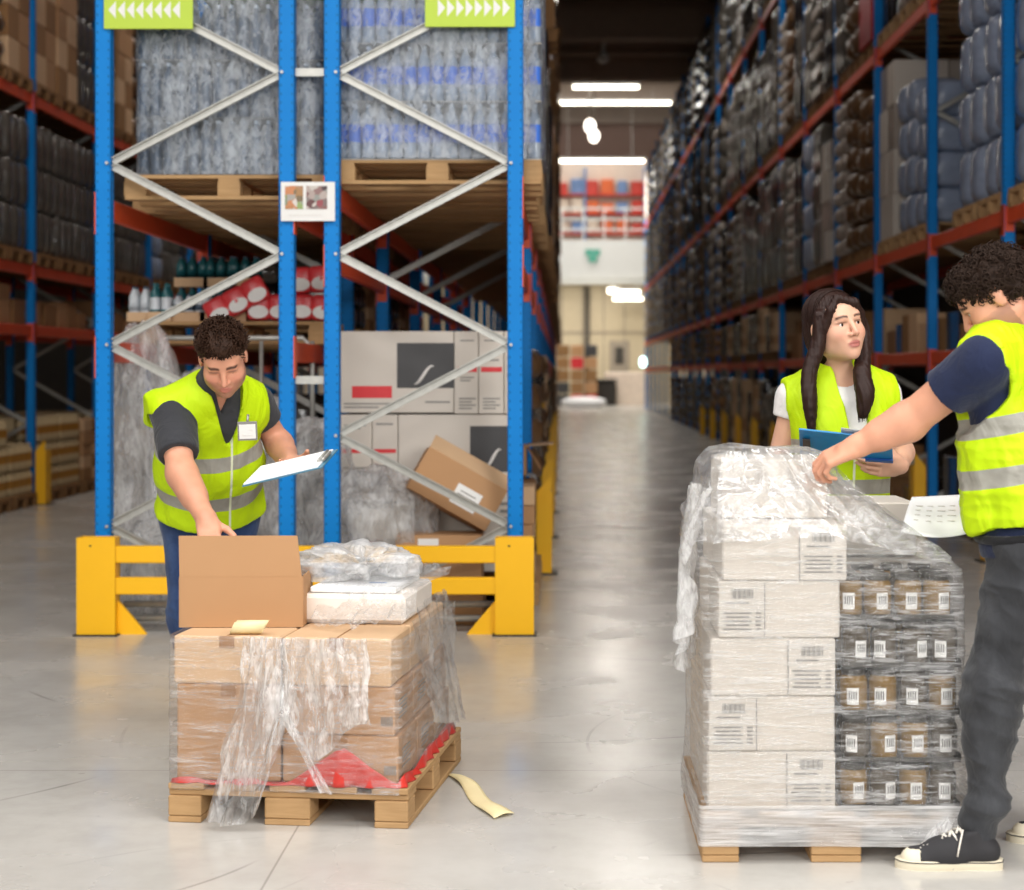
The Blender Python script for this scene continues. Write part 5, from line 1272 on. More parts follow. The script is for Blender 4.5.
def skin_colors(V, base, heads, lips='b5645c', stub=0, brow='2a1c16', brow_w=.0052):
    col = np.tile(np.array(lin(base)), (len(V), 1)); warm = np.array(lin('d08a72'))
    col = col * (1 + .06 * fbm(V * 18, 2, 4))[:, None]
    for c, R, s in heads:
        q = (V - np.array(c)) @ R / s; x, y, z = q.T
        def bl(m, c2): col[:] = col * (1 - m[:, None]) + np.array(lin(c2)) * m[:, None]
        st = lambda d, w: np.clip(.5 - d / w, 0, 1)
        front = (y > .03) & (np.linalg.norm(q, axis=1) < .2)
        bl(front * .35 * np.exp(-(((np.abs(x) - .042) / .022) ** 2 + ((z + .03) / .022) ** 2)), 'd27e6c')
        bl(front * .3 * np.exp(-((x / .014) ** 2 + ((z + .032) / .016) ** 2)), 'd88672')
        if stub:
            e = ((y > -.02) & (z < -.03) & (z > -.14) & (np.linalg.norm(q, axis=1) < .19)) * np.clip((-.035 - z + .35 * np.maximum(0, np.abs(x) - .02)) / .03, 0, 1) * (1 - np.exp(-((x / .03) ** 2 + ((z + .066) / .011) ** 2)))
            bl(e * stub, '5a4438')
        bl(front * st(np.sqrt((x / .0235) ** 2 + ((z + .0665) / .0125) ** 2) - 1, .35) * (y > .075) * .85, lips)
        arc = .0235 + .004 * (1 - ((np.abs(x) - .03) / .02) ** 2)
        bl(front * st(np.abs(z - arc) - brow_w, .003) * st(np.abs(np.abs(x) - .031) - .019, .004) * (y > .05) * .9, brow)
        bl(front * .55 * st(np.sqrt((np.abs(x) - .032) ** 2 / .019 ** 2 + ((z - .0075) / .004) ** 2) - 1, .5) * (y > .06), '4a3027')
    return np.clip(col, 0, 1)
def eyes(par, loc, T, R, s, look=(0, 1, 0)):
    for q in (-1, 1):
        c = T((q * .0315, .0735, .0015)); L_ = nrm(R @ nrm(look)); r = .0125 * s
        b = MB().blob((0, 0, 0), (2 * r,) * 3, 1, 16, 12); o = b.build('eye', 'eye_white', par, Vector(c) - Vector(loc))
        M = frame_from(Vector(L_)); b = MB(); n = 14
        for ri, rad in ((0, .0062 * s), ): 
            A = np.zeros((3, n, 3))
            for i, f in enumerate((1, .55, .05)):
                for k in range(n):
                    a = 2 * PI * k / n; w = Vector((math.cos(a) * rad * f, math.sqrt(max(0, r * r - (rad * f) ** 2)) + .0006, math.sin(a) * rad * f)); A[i, k] = M @ w
            b.grid(A, 0, True)
        b.build('iris', 'eye_iris', o)
def skin_mesh(B, par, loc, base, heads, h=.004, **kw):
    lo, hi = B.bounds(); fl = Field(lo - .02, hi + .02, h); B.to(fl); V, Q = fl.surface(); V = smooth_verts(V, Q, 1, .35)
    np_mesh('body', V, Q, 'skin', par, loc, skin_colors(V, base, heads, **kw))
def garment(name, mat, B, groups, off, par, loc, cuts=(), h=.005, disp=None, koff=.01, colors=None, extra=None, smooth=2, pad=.06):
    lo, hi = B.bounds(groups); fl = Field(lo - pad, hi + pad, h); B.to(fl, groups, off, koff)
    if extra: extra(fl)
    for c in cuts:
        if c[0] == 'plane': fl.plane(c[1], c[2])
        elif c[0] == 'cone': fl.cone(c[1], c[2], c[3], c[4], c[5] if len(c) > 5 else .006, 's')
        elif c[0] == 'ell': fl.ell(c[1], c[2], c[3], .006, 's')
        elif c[0] == 'wedge':                      # a V opening: point, frame, half width at the point, widening, front only
            _, p, R, w0, k = c; p = np.array(p)
            x, y, z = fl.ax[0][:, None, None] - p[0], fl.ax[1][None, :, None] - p[1], fl.ax[2][None, None, :] - p[2]
            lx, ly, lz = (x * R[0, i] + y * R[1, i] + z * R[2, i] for i in range(3))
            d = np.maximum(np.maximum(np.abs(lx) - w0 - np.maximum(lz, 0) * k, -lz), .0 - ly); fl.d = np.maximum(fl.d, -d.astype(np.float32))
        elif c[0] == 'fn': fl.d = np.maximum(fl.d, c[1](fl).astype(np.float32))
    V, Q = fl.surface(); V = smooth_verts(V, Q, smooth, .5)
    if disp is not None: N = vnormals(V, Q); V = V + N * disp(V, N)[:, None]
    o = np_mesh(name, V, Q, mat, par, loc, colors(V) if colors else None); return o
def leg(B, sd, hip, knee, ank, r=(.088, .06, .058, .042)):
    hip, knee, ank = (np.array(x, float) for x in (hip, knee, ank))
    B.cone('thigh' + sd, hip, knee, r[0], r[1], .04); B.cone('shin' + sd, knee, ank, r[2], r[3], .03); m = knee + (ank - knee) * .3
    B.cone('shin' + sd, knee + (ank - knee) * .12, knee + (ank - knee) * .5, r[2] * 1.08, r[2] * .9, .03)
def foot(B, sd, ank, d, L_=.2):
    ank = np.array(ank, float); d = nrm((d[0], d[1], 0)); B.cone('foot' + sd, ank + d * .02, ank + d * L_ * .72 + np.array([0, 0, .04 - ank[2]]), .03, .022, .03)
def jeans_disp(kz, amp=.006):
    def f(V, N):
        w = ridge(np.stack([V[:, 0] * 6, V[:, 1] * 6, V[:, 2] * 13 + V[:, 0] * 5], 1), 2, 31) * .6 + fbm(V * np.array([7, 7, 11]), 2, 12) * .5
        k = np.zeros(len(V))
        for z, s in kz: k += np.exp(-((V[:, 2] - z) / s) ** 2)
        return amp * w * (.35 + 1.3 * np.minimum(k, 1.2))
    return f
def fold_disp(amp, sc=(9, 9, 3.5), seed=50, hor=0):
    def f(V, N):
        q = V * np.array(sc); return amp * (ridge(q, 2, seed) * .5 + fbm(q * .6, 2, seed + 4) * .8 + hor * ridge(V * np.array([4, 4, 14]), 2, seed + 8))
    return f
def strands(name, mat, par, loc, paths, r, n=5):
    b = MB()
    for p in paths:
        m = len(p); b.tube(p, [r * (1 - .75 * (i / (m - 1)) ** 2) for i in range(m)], n, caps=False)
    b.v = [tuple(np.array(v) - np.array(loc)) for v in b.v]; return b.build(name, mat, par)
def shoe(par, loc, heel, d, Ls=.30, w=.1, laces=True):
    d = nrm((d[0], d[1], 0)); sd = np.array([-d[1], d[0], 0]); R = np.stack([sd, d, np.array([0, 0, 1.])], 1); T = lambda p: np.array(heel, float) + R @ np.array(p, float)
    B = Body(); B.cone('u', T((0, .048, .05)), T((0, Ls * .55, .045)), .044, .043, .03); B.cone('u', T((0, Ls * .5, .036)), T((.004, Ls - .052, .024)), .044, .038, .03); B.cone('u', T((0, .06, .06)), T((0, .09, .1)), .036, .04, .02); B.cone('u', T((0, .1, .085)), T((0, Ls * .62, .05)), .026, .026, .03)
    fl = Field(np.minimum(T((-.09, -.03, -.01)), T((.09, Ls + .03, .16))) - .1, np.maximum(T((-.09, -.03, -.01)), T((.09, Ls + .03, .16))) + .1, .004); B.to(fl); fl.plane((0, 0, .02), (0, 0, -1)); fl.plane(T((0, .08, .118)), R @ np.array([0, .25, 1]))
    V, Q = fl.surface(); V = smooth_verts(V, Q, 2); q = (V - T((0, 0, 0))) @ R
    cf = q[Q].mean(1); me = np_mesh('shoe', V, Q, ['sneaker_black', 'rubber_cream'], par, loc, None, ((cf[:, 1] > Ls - .068) & (cf[:, 2] < .058)).astype(int))
    out = [(0, -.004), (.026, .004), (.036, .03), (.036, .1), (.043, .17), (.046, .22), (.04, .262), (.024, .29), (0, .302), (-.022, .292), (-.04, .262), (-.044, .22), (-.038, .17), (-.035, .1), (-.036, .03), (-.026, .004)]
    b = MB(); A = np.zeros((5, len(out), 3))
    for i, (z, g) in enumerate(((.0, .94), (.004, 1.0), (.024, 1.0), (.028, .97), (.028, .7))):
        for k, (x, y) in enumerate(out): yy = y * Ls / .30; A[i, k] = T((x * g * w / .092, (yy - Ls / 2) * (1 if g > .8 else .8) + Ls / 2, z)) - np.array(loc)
    b.grid(A[:, ::-1], 0, True); b.f.append(tuple(range(len(out)))); b.m.append(0); b.sm.append(False); so = b.build('sole', 'rubber_cream', me)
    b = MB(); A2 = np.array([T((x * 1.025 * w / .092, (y * Ls / .30 - Ls / 2) * 1.004 + Ls / 2, .024)) - np.array(loc) for x, y in out]); b.tube([tuple(p) for p in A2], .0016, 5, closed=True); b.build('sole_stripe', 'sneaker_black', me)
    if laces:
        b = MB()
        for k in range(6):
            y = .115 + k * .021; z = .112 - .0098 * k
            for s1 in (-1, 1): b.tube([T((s1 * .03, y, z - .016)) - np.array(loc), T((s1 * .012, y + .01, z + .003)) - np.array(loc), T((-s1 * .02, y + .022, z - .004)) - np.array(loc)], .0042, 5)
        for s1 in (-1, 1): b.tube([T((s1 * .004, .12, .11)) - np.array(loc), T((s1 * .03, .12, .118)) - np.array(loc), T((s1 * .05, .135, .07)) - np.array(loc), T((s1 * .052, .14, .045)) - np.array(loc)], .003, 5)
        b.build('laces', 'lace_white', me)
def axis_colors(org, u, R, sc=1.0):
    def f(V): q = (V - np.array(org)); z = q @ nrm(u); x = q @ R[:, 0]; y = q @ R[:, 1]; return np.stack([z * sc, .5 + x, (y > 0).astype(float)], 1)
    return f

def cap(fl, p, d, side):
    """trims a sleeve: beyond the point p along d, only on that arm's side of the body"""
    d = nrm(d); x, y, z = fl.ax[0][:, None, None] - p[0], fl.ax[1][None, :, None] - p[1], fl.ax[2][None, None, :] - p[2]
    a = x * d[0] + y * d[1] + z * d[2]; r = np.sqrt(np.maximum((x * x + y * y + z * z) - a * a, 0)); return np.where((r < .1), a, -1.0) * np.where(np.sign(x * 0 + side * -1) * x > -.085, 1, 1)

# ---- the bending man on the left
def left_man():
    pel = P(210, 512, 7.18); che = P(209, 432, 7.0); nek = P(214, 392, 6.86); hc = P(223, 358, 6.72)
    SR, SL = P(172, 411, 6.82), P(253, 404, 7.02); ER, EL = P(181, 472, 6.64), P(279, 444, 7.14); WR, WL = P(207, 521, 6.42), P(290, 462, 6.88)
    loc = (pel.x, 7.2, 0); par = thing('person', 'man in yellow vest bending over the open cardboard box with a clipboard in hand', 'person', loc)
    B = Body(); fc = (.5, -1, -.33); Rp, Rc = torso(B, pel, che, nek, (.3, -1, -.2), fc, (SR, SL), 1.12, 1.08)
    Rh = basis((.16, -.76, -.62), (.02, -.62, .78)); hs = 1.1; T = head(B, hc, Rh, hs, False, nek, .062, .0078)
    arm(B, 'R', SR, ER, WR, (.062, .052, .053, .036)); arm(B, 'L', SL, EL, WL, (.06, .048, .05, .034))
    hand(B, 'R', WR, (.25, -.75, -.6), (-.1, -.5, .8), 1.05, (.35, .4, .4, .45), -1, wr=.034)
    hand(B, 'L', WL, (.1, -.98, .0), (.05, 0, -1), 1.0, (.1, .1, .12, .15), 1, .2, wr=.032)
    hips = [np.array(pel) + Rp @ np.array([q * .092, 0, -.04]) for q in (1, -1)]
    leg(B, 'R', hips[0], (-1.52, 7.12, .48), (-1.49, 7.24, .09)); leg(B, 'L', hips[1], (-1.335, 7.1, .48), (-1.30, 7.2, .09))
    foot(B, 'R', (-1.49, 7.24, .09), (-.1, -1)); foot(B, 'L', (-1.30, 7.2, .09), (.2, -1))
    skin_mesh(B, par, loc, 'dca083', [(hc, Rh, hs)], .0042, stub=.45, brow='2c1d17', lips='c4776a')
    eyes(par, loc, T, Rh, hs, (0, .75, -.65))
    u = nrm(np.array(nek) - np.array(pel))
    # polo shirt
    sh_g = ('torso', 'pelvis', 'uarmR', 'uarmL'); 
    ce = np.array(SR) + (np.array(ER) - np.array(SR)) * .72; cl = np.array(SL) + (np.array(EL) - np.array(SL)) * .45
    collar = lambda fl: fl.cone(np.array(nek) - u * .02, np.array(nek) + (np.array(hc) - np.array(nek)) * .42 - Rh[:, 1] * .0, .078, .07, .03)
    garment('polo_shirt', 'cloth_charcoal', B, sh_g, {'torso': .012, 'pelvis': .014, 'uarmR': .022, 'uarmL': .018}, par, loc, [('fn', lambda fl: cap(fl, ce, np.array(ER) - np.array(SR), 1)), ('fn', lambda fl: cap(fl, cl, np.array(EL) - np.array(SL), -1)), ('plane', np.array(pel) - u * .05, -u), ('wedge', np.array(nek) + Rc @ np.array([-.01, .0, -.035]), Rc, .004, .25)], .005, fold_disp(.004, (12, 12, 8), 61), extra=collar)
    # vest
    vest_mat('vest_left', (.165, .355), .031, -.035)
    lat = Rc[:, 0]
    def ext(fl):
        fl.cone(np.array(nek) - u * .02, np.array(SR) + lat * .035 + u * .02, .075, .05, .04); fl.cone(np.array(nek) - u * .03 - Rc[:, 1] * .03, np.array(SR) + lat * .075 + u * .0 - Rc[:, 1] * .045, .06, .04, .04); fl.cone(np.array(SR) + lat * .05 - Rc[:, 1] * .05, np.array(SR) + lat * .07 - u * .09 - Rc[:, 1] * .07, .045, .03, .03); fl.cone(np.array(nek) - u * .02, np.array(SL) - lat * .02 + u * .015, .075, .052, .04)
        fl.ell(np.array(pel) + u * .03, (.205, .15, .16), Rp, .05); fl.ell(np.array(pel) + u * .22, (.215, .15, .22), Rc, .05)
    eR = np.array(ER) - np.array(SR)
    cuts = [('plane', np.array(pel) + u * .025, -u), ('cone', np.array(SR) + lat * .035 - u * .045 + eR * .12, np.array(ER) + lat * .05, .082, .09), ('cone', np.array(SL) - lat * .05 - u * .04, np.array(EL) - lat * .04, .075, .085), ('plane', np.array(SR) + lat * .095, lat), ('plane', np.array(SL) - lat * .045, -lat),
            ('wedge', np.array(nek) + Rc @ np.array([-.035, .0, -.155]), Rc, .006, .3), ('cone', np.array(nek) - u * .0, np.array(hc), .074, .08)]
    vest = garment('safety_vest', 'vest_left', B, ('torso', 'pelvis'), {'torso': .026, 'pelvis': .03}, par, loc, cuts, .005, fold_disp(.011, (8, 8, 4), 71), .03, axis_colors(np.array(pel) - u * .015, u, Rc), ext)
    garment('trousers', 'jeans_blue', B, ('pelvis', 'thighR', 'thighL', 'shinR', 'shinL'), .014, par, loc, [('plane', np.array(pel) + u * .06, u), ('plane', (0, 0, .07), (0, 0, -1))], .006, jeans_disp(((.48, .1), (.12, .1))))
    for sd, x, y, d in (('R', -1.49, 7.24, (-.1, -1)), ('L', -1.30, 7.2, (.2, -1))): dd = nrm((*d, 0)); shoe(par, loc, np.array((x, y, 0)) - dd * .075, d, .29, .1, False)
    # badge on a clip
    bc = P(247.5, 431, 6.66); t = MB(); t.box((0, 0, 0), (.074, .004, .074), 0, .002, Matrix(basis((.14, -1, -.25), (0, -.25, 1)))); bd = t.build('name_badge', 'print_mid', par, bc - Vector(loc))
    MB().box((0, -.003, -.002), (.062, .003, .056), 0, 0, Matrix(basis((.14, -1, -.25), (0, -.25, 1)))).build('badge_card', 'label_white', bd)
    b = MB()
    for k in range(2): b.box((0, -.0055, .006 - .02 * k), (.04, .001, .005))
    b.build('badge_text', 'print_light', bd); MB().tube([(0, .012, .062), (0, .0, .035)], .005, 6).build('badge_clip', 'galvanised', bd)
    # hair: a cap grown over the skull with many short swept locks
    rg = random.Random(2); paths = []
    HB = Body(); HB.ell('h', T((0, -.026, .048)), np.array((.081, .1, .084)) * hs, Rh, .02); HB.ell('h', T((0, .03, .085)), np.array((.062, .055, .04)) * hs, Rh, .03)
    fl = Field(np.array(hc) - .2, np.array(hc) + .2, .004); HB.to(fl)
    fl.plane(T((0, -.03, -.05)), Rh @ np.array((0, -.2, -1))); fl.plane(T((0, .075, .058)), Rh @ np.array((0, .75, -.66))); fl.plane(T((0, .04, .0)), Rh @ np.array((0, .55, -.8)))
    V, Q = fl.surface(); V = smooth_verts(V, Q, 3); N = vnormals(V, Q); V = V + N * (.005 * ridge((V - np.array(hc)) @ Rh * np.array([55, 22, 40]), 2, 5) )[:, None]
    hair = np_mesh('hair', V, Q, 'hair_brown', par, loc)
    loc_q = (V - np.array(hc)) @ Rh / hs; sel = np.where((loc_q[:, 2] > -.02))[0]
    for i in rg.sample(list(sel), 1300):
        q = loc_q[i]; top = max(0, q[2] - .03) / .09; d = nrm(np.array([q[0] * 3, .8 if top > .4 else -.3, -.2 + top * .6]) + np.array([rg.uniform(-.22, .22) for _ in range(3)])); n_ = N[i] @ Rh; ln = (.016 + .016 * top) * (.65 if q[1] > .05 else 1)
        p0 = V[i] - N[i] * .003; pts = [p0 + (Rh @ (d * ln * f + n_ * (.006 + .006 * top) * math.sin(f * 2.6))) for f in (0, .35, .7, 1)]; paths.append([tuple(p) for p in pts])
    strands('hair_locks', 'hair_brown', hair, loc, paths, .0025)
    # clipboard in the left hand
    a, b_, c_ = P(242, 486, 6.45), P(322, 467, 6.5), P(338, 449, 6.72); ux = (b_ - a); uy = (c_ - b_); nn = ux.cross(uy).normalized()
    t = thing('clipboard', 'clipboard with white sheets held flat by the man over the brown carton pallet', 'clipboard', a)
    M = Matrix((ux.normalized(), uy.normalized(), nn)).transposed(); b = MB(); b.M = M.to_4x4(); b.box((ux.length / 2, uy.length / 2, -.002), (ux.length, uy.length, .005)); b.build('board', 'board_rim', t)
    b = MB(); b.M = M.to_4x4(); b.box((ux.length / 2 - .006, uy.length / 2, .0035), (ux.length - .02, uy.length - .012, .005)); b.build('papers', 'paper_white', t)
    b = MB(); b.M = M.to_4x4(); b.box((ux.length - .02, uy.length / 2, .011), (.03, .1, .012), 0, .003).tube([(ux.length - .02, uy.length / 2 - .05, .018), (ux.length - .02, uy.length / 2 + .05, .018)], .006, 8); b.build('clip', 'galvanised', t)
left_man()

# ---- the woman behind the white carton pallet
def woman():
    pel = P(842, 524, 6.44); che = P(839, 432, 6.41); nek = P(838, 381, 6.42); hc = P(835.5, 326.5, 6.36)
    SR, SL = P(795, 398, 6.42), P(881, 394, 6.44); ER, EL = P(777, 466, 6.44), P(902, 452, 6.5); WR, WL = P(786, 482, 6.2), P(899, 466, 6.27)
    loc = (pel.x, 6.45, 0); par = thing('person', 'woman with long dark hair and yellow vest holding a blue clipboard by a pallet', 'person', loc)
    B = Body(); fc = (.12, -1, 0); Rp, Rc = torso(B, pel, che, nek, fc, fc, (SR, SL), .93, .93, True)
    Rh = basis((.43, -.9, -.04), (-.17, .0, .985)); hs = 1.09; T = head(B, hc, Rh, hs, True, nek, .05)
    arm(B, 'R', SR, ER, WR, (.047, .04, .04, .026)); arm(B, 'L', SL, EL, WL, (.047, .038, .038, .026))
    hand(B, 'R', WR, (.3, -.9, -.1), (-.2, -.2, .9), .95, (.25, .25, .25, .25), -1, wr=.026)
    hand(B, 'L', WL, (-.8, -.5, .02), (.25, -.9, -.35), 1.0, (.45, .45, .5, .5), 1, .3, wr=.026)
    hips = [np.array(pel) + Rp @ np.array([q * .085, 0, -.05]) for q in (1, -1)]
    for sd, hp_, x in (('R', hips[0], -.09), ('L', hips[1], .09)):
        leg(B, sd, hp_, (pel.x + x, 6.43, .5), (pel.x + x, 6.47, .09), (.083, .056, .052, .038)); foot(B, sd, (pel.x + x, 6.47, .09), (0, -1))
    skin_mesh(B, par, loc, 'e0b095', [(hc, Rh, hs)], .004, lips='b0615f', brow='24150f', brow_w=.0042)
    eyes(par, loc, T, Rh, hs, (-.25, 1, .02))
    u = np.array([0, 0, 1.]); lat = Rc[:, 0]
    ce = np.array(SR) + (np.array(ER) - np.array(SR)) * .3; cl = np.array(SL) + (np.array(EL) - np.array(SL)) * .35
    garment('t_shirt', 'cloth_white', B, ('torso', 'pelvis', 'uarmR', 'uarmL'), {'torso': .008, 'pelvis': .01, 'uarmR': .016, 'uarmL': .016}, par, loc, [('fn', lambda fl: cap(fl, ce, np.array(ER) - np.array(SR), 1)), ('fn', lambda fl: cap(fl, cl, np.array(EL) - np.array(SL), -1)), ('plane', np.array(pel) - u * .06, -u), ('cone', np.array(nek) + u * .005 + Rc[:, 1] * .03, np.array(nek) + u * .12, .068, .09)], .005, fold_disp(.003, (10, 10, 9), 66))
    vest_mat('vest_woman', (.165, .31), .0265, 0)
    def ext(fl):
        fl.cone(np.array(nek) - u * .01, np.array(SR) + lat * .03 + u * .012, .062, .042, .04); fl.cone(np.array(nek) - u * .01, np.array(SL) - lat * .03 + u * .012, .062, .042, .04)
        fl.ell(np.array(pel) + u * .14, (.172, .135, .26), Rp, .05); fl.ell(np.array(pel) + u * .3, (.185, .128, .18), Rp, .05)
    cuts = [('plane', np.array(pel) - u * .02, -u), ('cone', np.array(SR) + lat * .035 - u * .05, np.array(ER) + lat * .05, .062, .07), ('cone', np.array(SL) - lat * .035 - u * .05, np.array(EL) - lat * .05, .062, .07), ('plane', np.array(SR) + lat * .045, lat), ('plane', np.array(SL) - lat * .045, -lat),
            ('wedge', np.array(nek) + np.array([.03, 0, -.26]), Rc, .018, .19), ('cone', np.array(nek) + u * .0, np.array(hc), .066, .075)]
    garment('safety_vest', 'vest_woman', B, ('torso', 'pelvis'), {'torso': .02, 'pelvis': .025}, par, loc, cuts, .005, fold_disp(.010, (9, 9, 4), 77), .03, axis_colors(np.array(pel) - u * .02, u, Rc), ext)
    garment('trousers', 'cloth_black', B, ('pelvis', 'thighR', 'thighL', 'shinR', 'shinL'), .008, par, loc, [('plane', np.array(pel) + u * .08, u), ('plane', (0, 0, .07), (0, 0, -1))], .006, jeans_disp(((.5, .1), (.12, .1)), .003))
    for x in (-.09, .09): shoe(par, loc, (pel.x + x, 6.54, 0), (0, -1), .25, .085, False)
    # long straight hair: a cap, and two falls in front of the shoulders
    HB = Body(); S = hs
    HB.ell('h', T((0, -.025, .04)), np.array((.0815, .102, .087)) * S, Rh, .02); HB.ell('h', T((0, -.055, -.03)), np.array((.082, .07, .1)) * S, Rh, .04)
    pl = [T((-0 + .074, .03, .045)), T((.088, .02, -.04)), np.array(P(809, 374, 6.28)), np.array(P(810, 403, 6.24)), np.array(P(812, 434, 6.23))]
    pr = [T((-.07, .035, .05)), T((-.084, .035, -.04)), np.array(P(862, 372, 6.29)), np.array(P(865, 394, 6.25)), np.array(P(863, 414, 6.24))]
    def dense(pts, rs, n=15):
        q = [np.array(p, float) for p in pts]; q = [2 * q[0] - q[1]] + q + [2 * q[-1] - q[-2]]; out = []
        for k in range(n):
            x = k / (n - 1) * (len(pts) - 1); i = min(int(x), len(pts) - 2); t = x - i; a, b, c, d = q[i:i + 4]
            out.append((.5 * (2 * b + (c - a) * t + (2 * a - 5 * b + 4 * c - d) * t * t + (3 * b - a - 3 * c + d) * t ** 3), float(np.interp(x, range(len(rs)), rs))))
        return out
    falls = ((dense(pl, (.02, .024, .025, .024, .01)), 1), (dense(pr, (.017, .021, .028, .031, .017)), -1))
    for dn, _ in falls:
        for (p, r0), (q_, r1) in zip(dn, dn[1:]): HB.cone('h', p, q_, r0, r1, .012)
    fl = Field(np.array(hc) + (-.3, -.3, -.45), np.array(hc) + (.3, .3, .2), .0045); HB.to(fl)
    face = Body(); face.ell('f', T((0, .085, -.035)), np.array((.06, .085, .098)) * S, Rh); face.to(fl, None) if False else fl.ell(T((.0, .1, -.035)), np.array((.06, .1, .1)) * S, Rh, .012, 's')
    for a_, b_, r0, r1 in (((.022, .072, .092), (-.03, .083, .068), .012, .015), ((-.03, .083, .068), (-.064, .058, .03), .015, .015), ((-.064, .058, .03), (-.078, .035, -.03), .015, .016), ((.024, .07, .092), (.052, .068, .055), .012, .014), ((.052, .068, .055), (.07, .04, .0), .014, .016)): fl.cone(T(a_), T(b_), r0 * S, r1 * S, .01)
    V, Q = fl.surface(); V = smooth_verts(V, Q, 2); N = vnormals(V, Q); q = (V - np.array(hc)) @ Rh
    ang = np.arctan2(q[:, 0], q[:, 1] + .03); V = V + N * (.0022 * ridge(np.stack([ang * 22, q[:, 2] * 1.5, q[:, 1] * 22], 1), 2, 9))[:, None]
    hair = np_mesh('hair', V, Q, 'hair_dark', par, loc)
    rg = random.Random(6); paths = []
    for dn, sg in falls:
        for k in range(170):
            a = rg.uniform(0, 2 * PI); rr_ = rg.uniform(.8, 1.05); tail = rg.uniform(-.03, .02); ph = rg.uniform(0, 6); o_ = Rh[:, 0] * math.cos(a) + Rh[:, 1] * math.sin(a)
            paths.append([tuple(p + o_ * r_ * (rr_ + .06 * math.sin(ph + i * .5)) + np.array([0, 0, tail * max(0, i - 10) / 4])) for i, (p, r_) in enumerate(dn)])
    for k in range(150):                            # parted from the crown over the skull
        side = 1 if k % 2 else -1; y0 = rg.uniform(-.1, .055); row = []
        for f in np.linspace(0, 1, 7):
            a = f * 1.75; x = side * .087 * math.sin(a) + .012; z = .042 + .09 * math.cos(a); y = y0 * (1 - .2 * f) - .02
            k_ = 1 / max(1e-3, math.sqrt((x / .087) ** 2 + ((y + .025) / .106) ** 2 + ((z - .04) / .091) ** 2)); row.append(tuple(T((x * k_, (y + .025) * k_ - .025, (z - .04) * k_ + .04))))
        paths.append(row)
    strands('hair_strands', 'hair_dark', hair, loc, paths, .0019, 4)
    # blue clipboard with a sheet on it
    tl, tr, br, bl = P(799, 428, 5.94), P(892, 438, 5.96), P(893, 459, 6.13), P(800, 453, 6.12)
    t = thing('clipboard', 'blue clipboard with a white sheet held by the woman', 'clipboard', bl); O = bl
    nn = (tr - tl).cross(tl - bl).normalized(); MB().prism([p - O for p in (bl, br, tr, tl)], nn * -.006 if nn.y > 0 else nn * .006).build('board', 'board_blue', t)
    off = nn * (.009 if nn.y > 0 else -.009); up = (tl - bl).normalized() * .018
    MB().prism([p - O + off + up for p in (bl * .55 + br * .45, br * .97 + bl * .03, tr * .97 + tl * .03, tl * .55 + tr * .45)], off * .1).build('paper', 'paper_white', t)
    e = (br - bl).normalized(); q0 = bl * .72 + tl * .28 + e * .012; q1 = bl * .28 + tl * .72 + e * .012; f_ = nn * (-.012 if nn.y > 0 else .012)
    MB().prism([p - O + f_ for p in (q0, q0 + e * .026, q1 + e * .026, q1)], f_ * .5).build('clip', 'print_dark', t)
    MB().prism([p - O + f_ * .6 for p in (bl * .3 + br * .7 - up * .3, br - up * .3, br * .98 + tr * .02 + up * .7, bl * .3 + br * .7 + up * .6)], f_ * .6).build('card', 'card_blue', t)
woman()

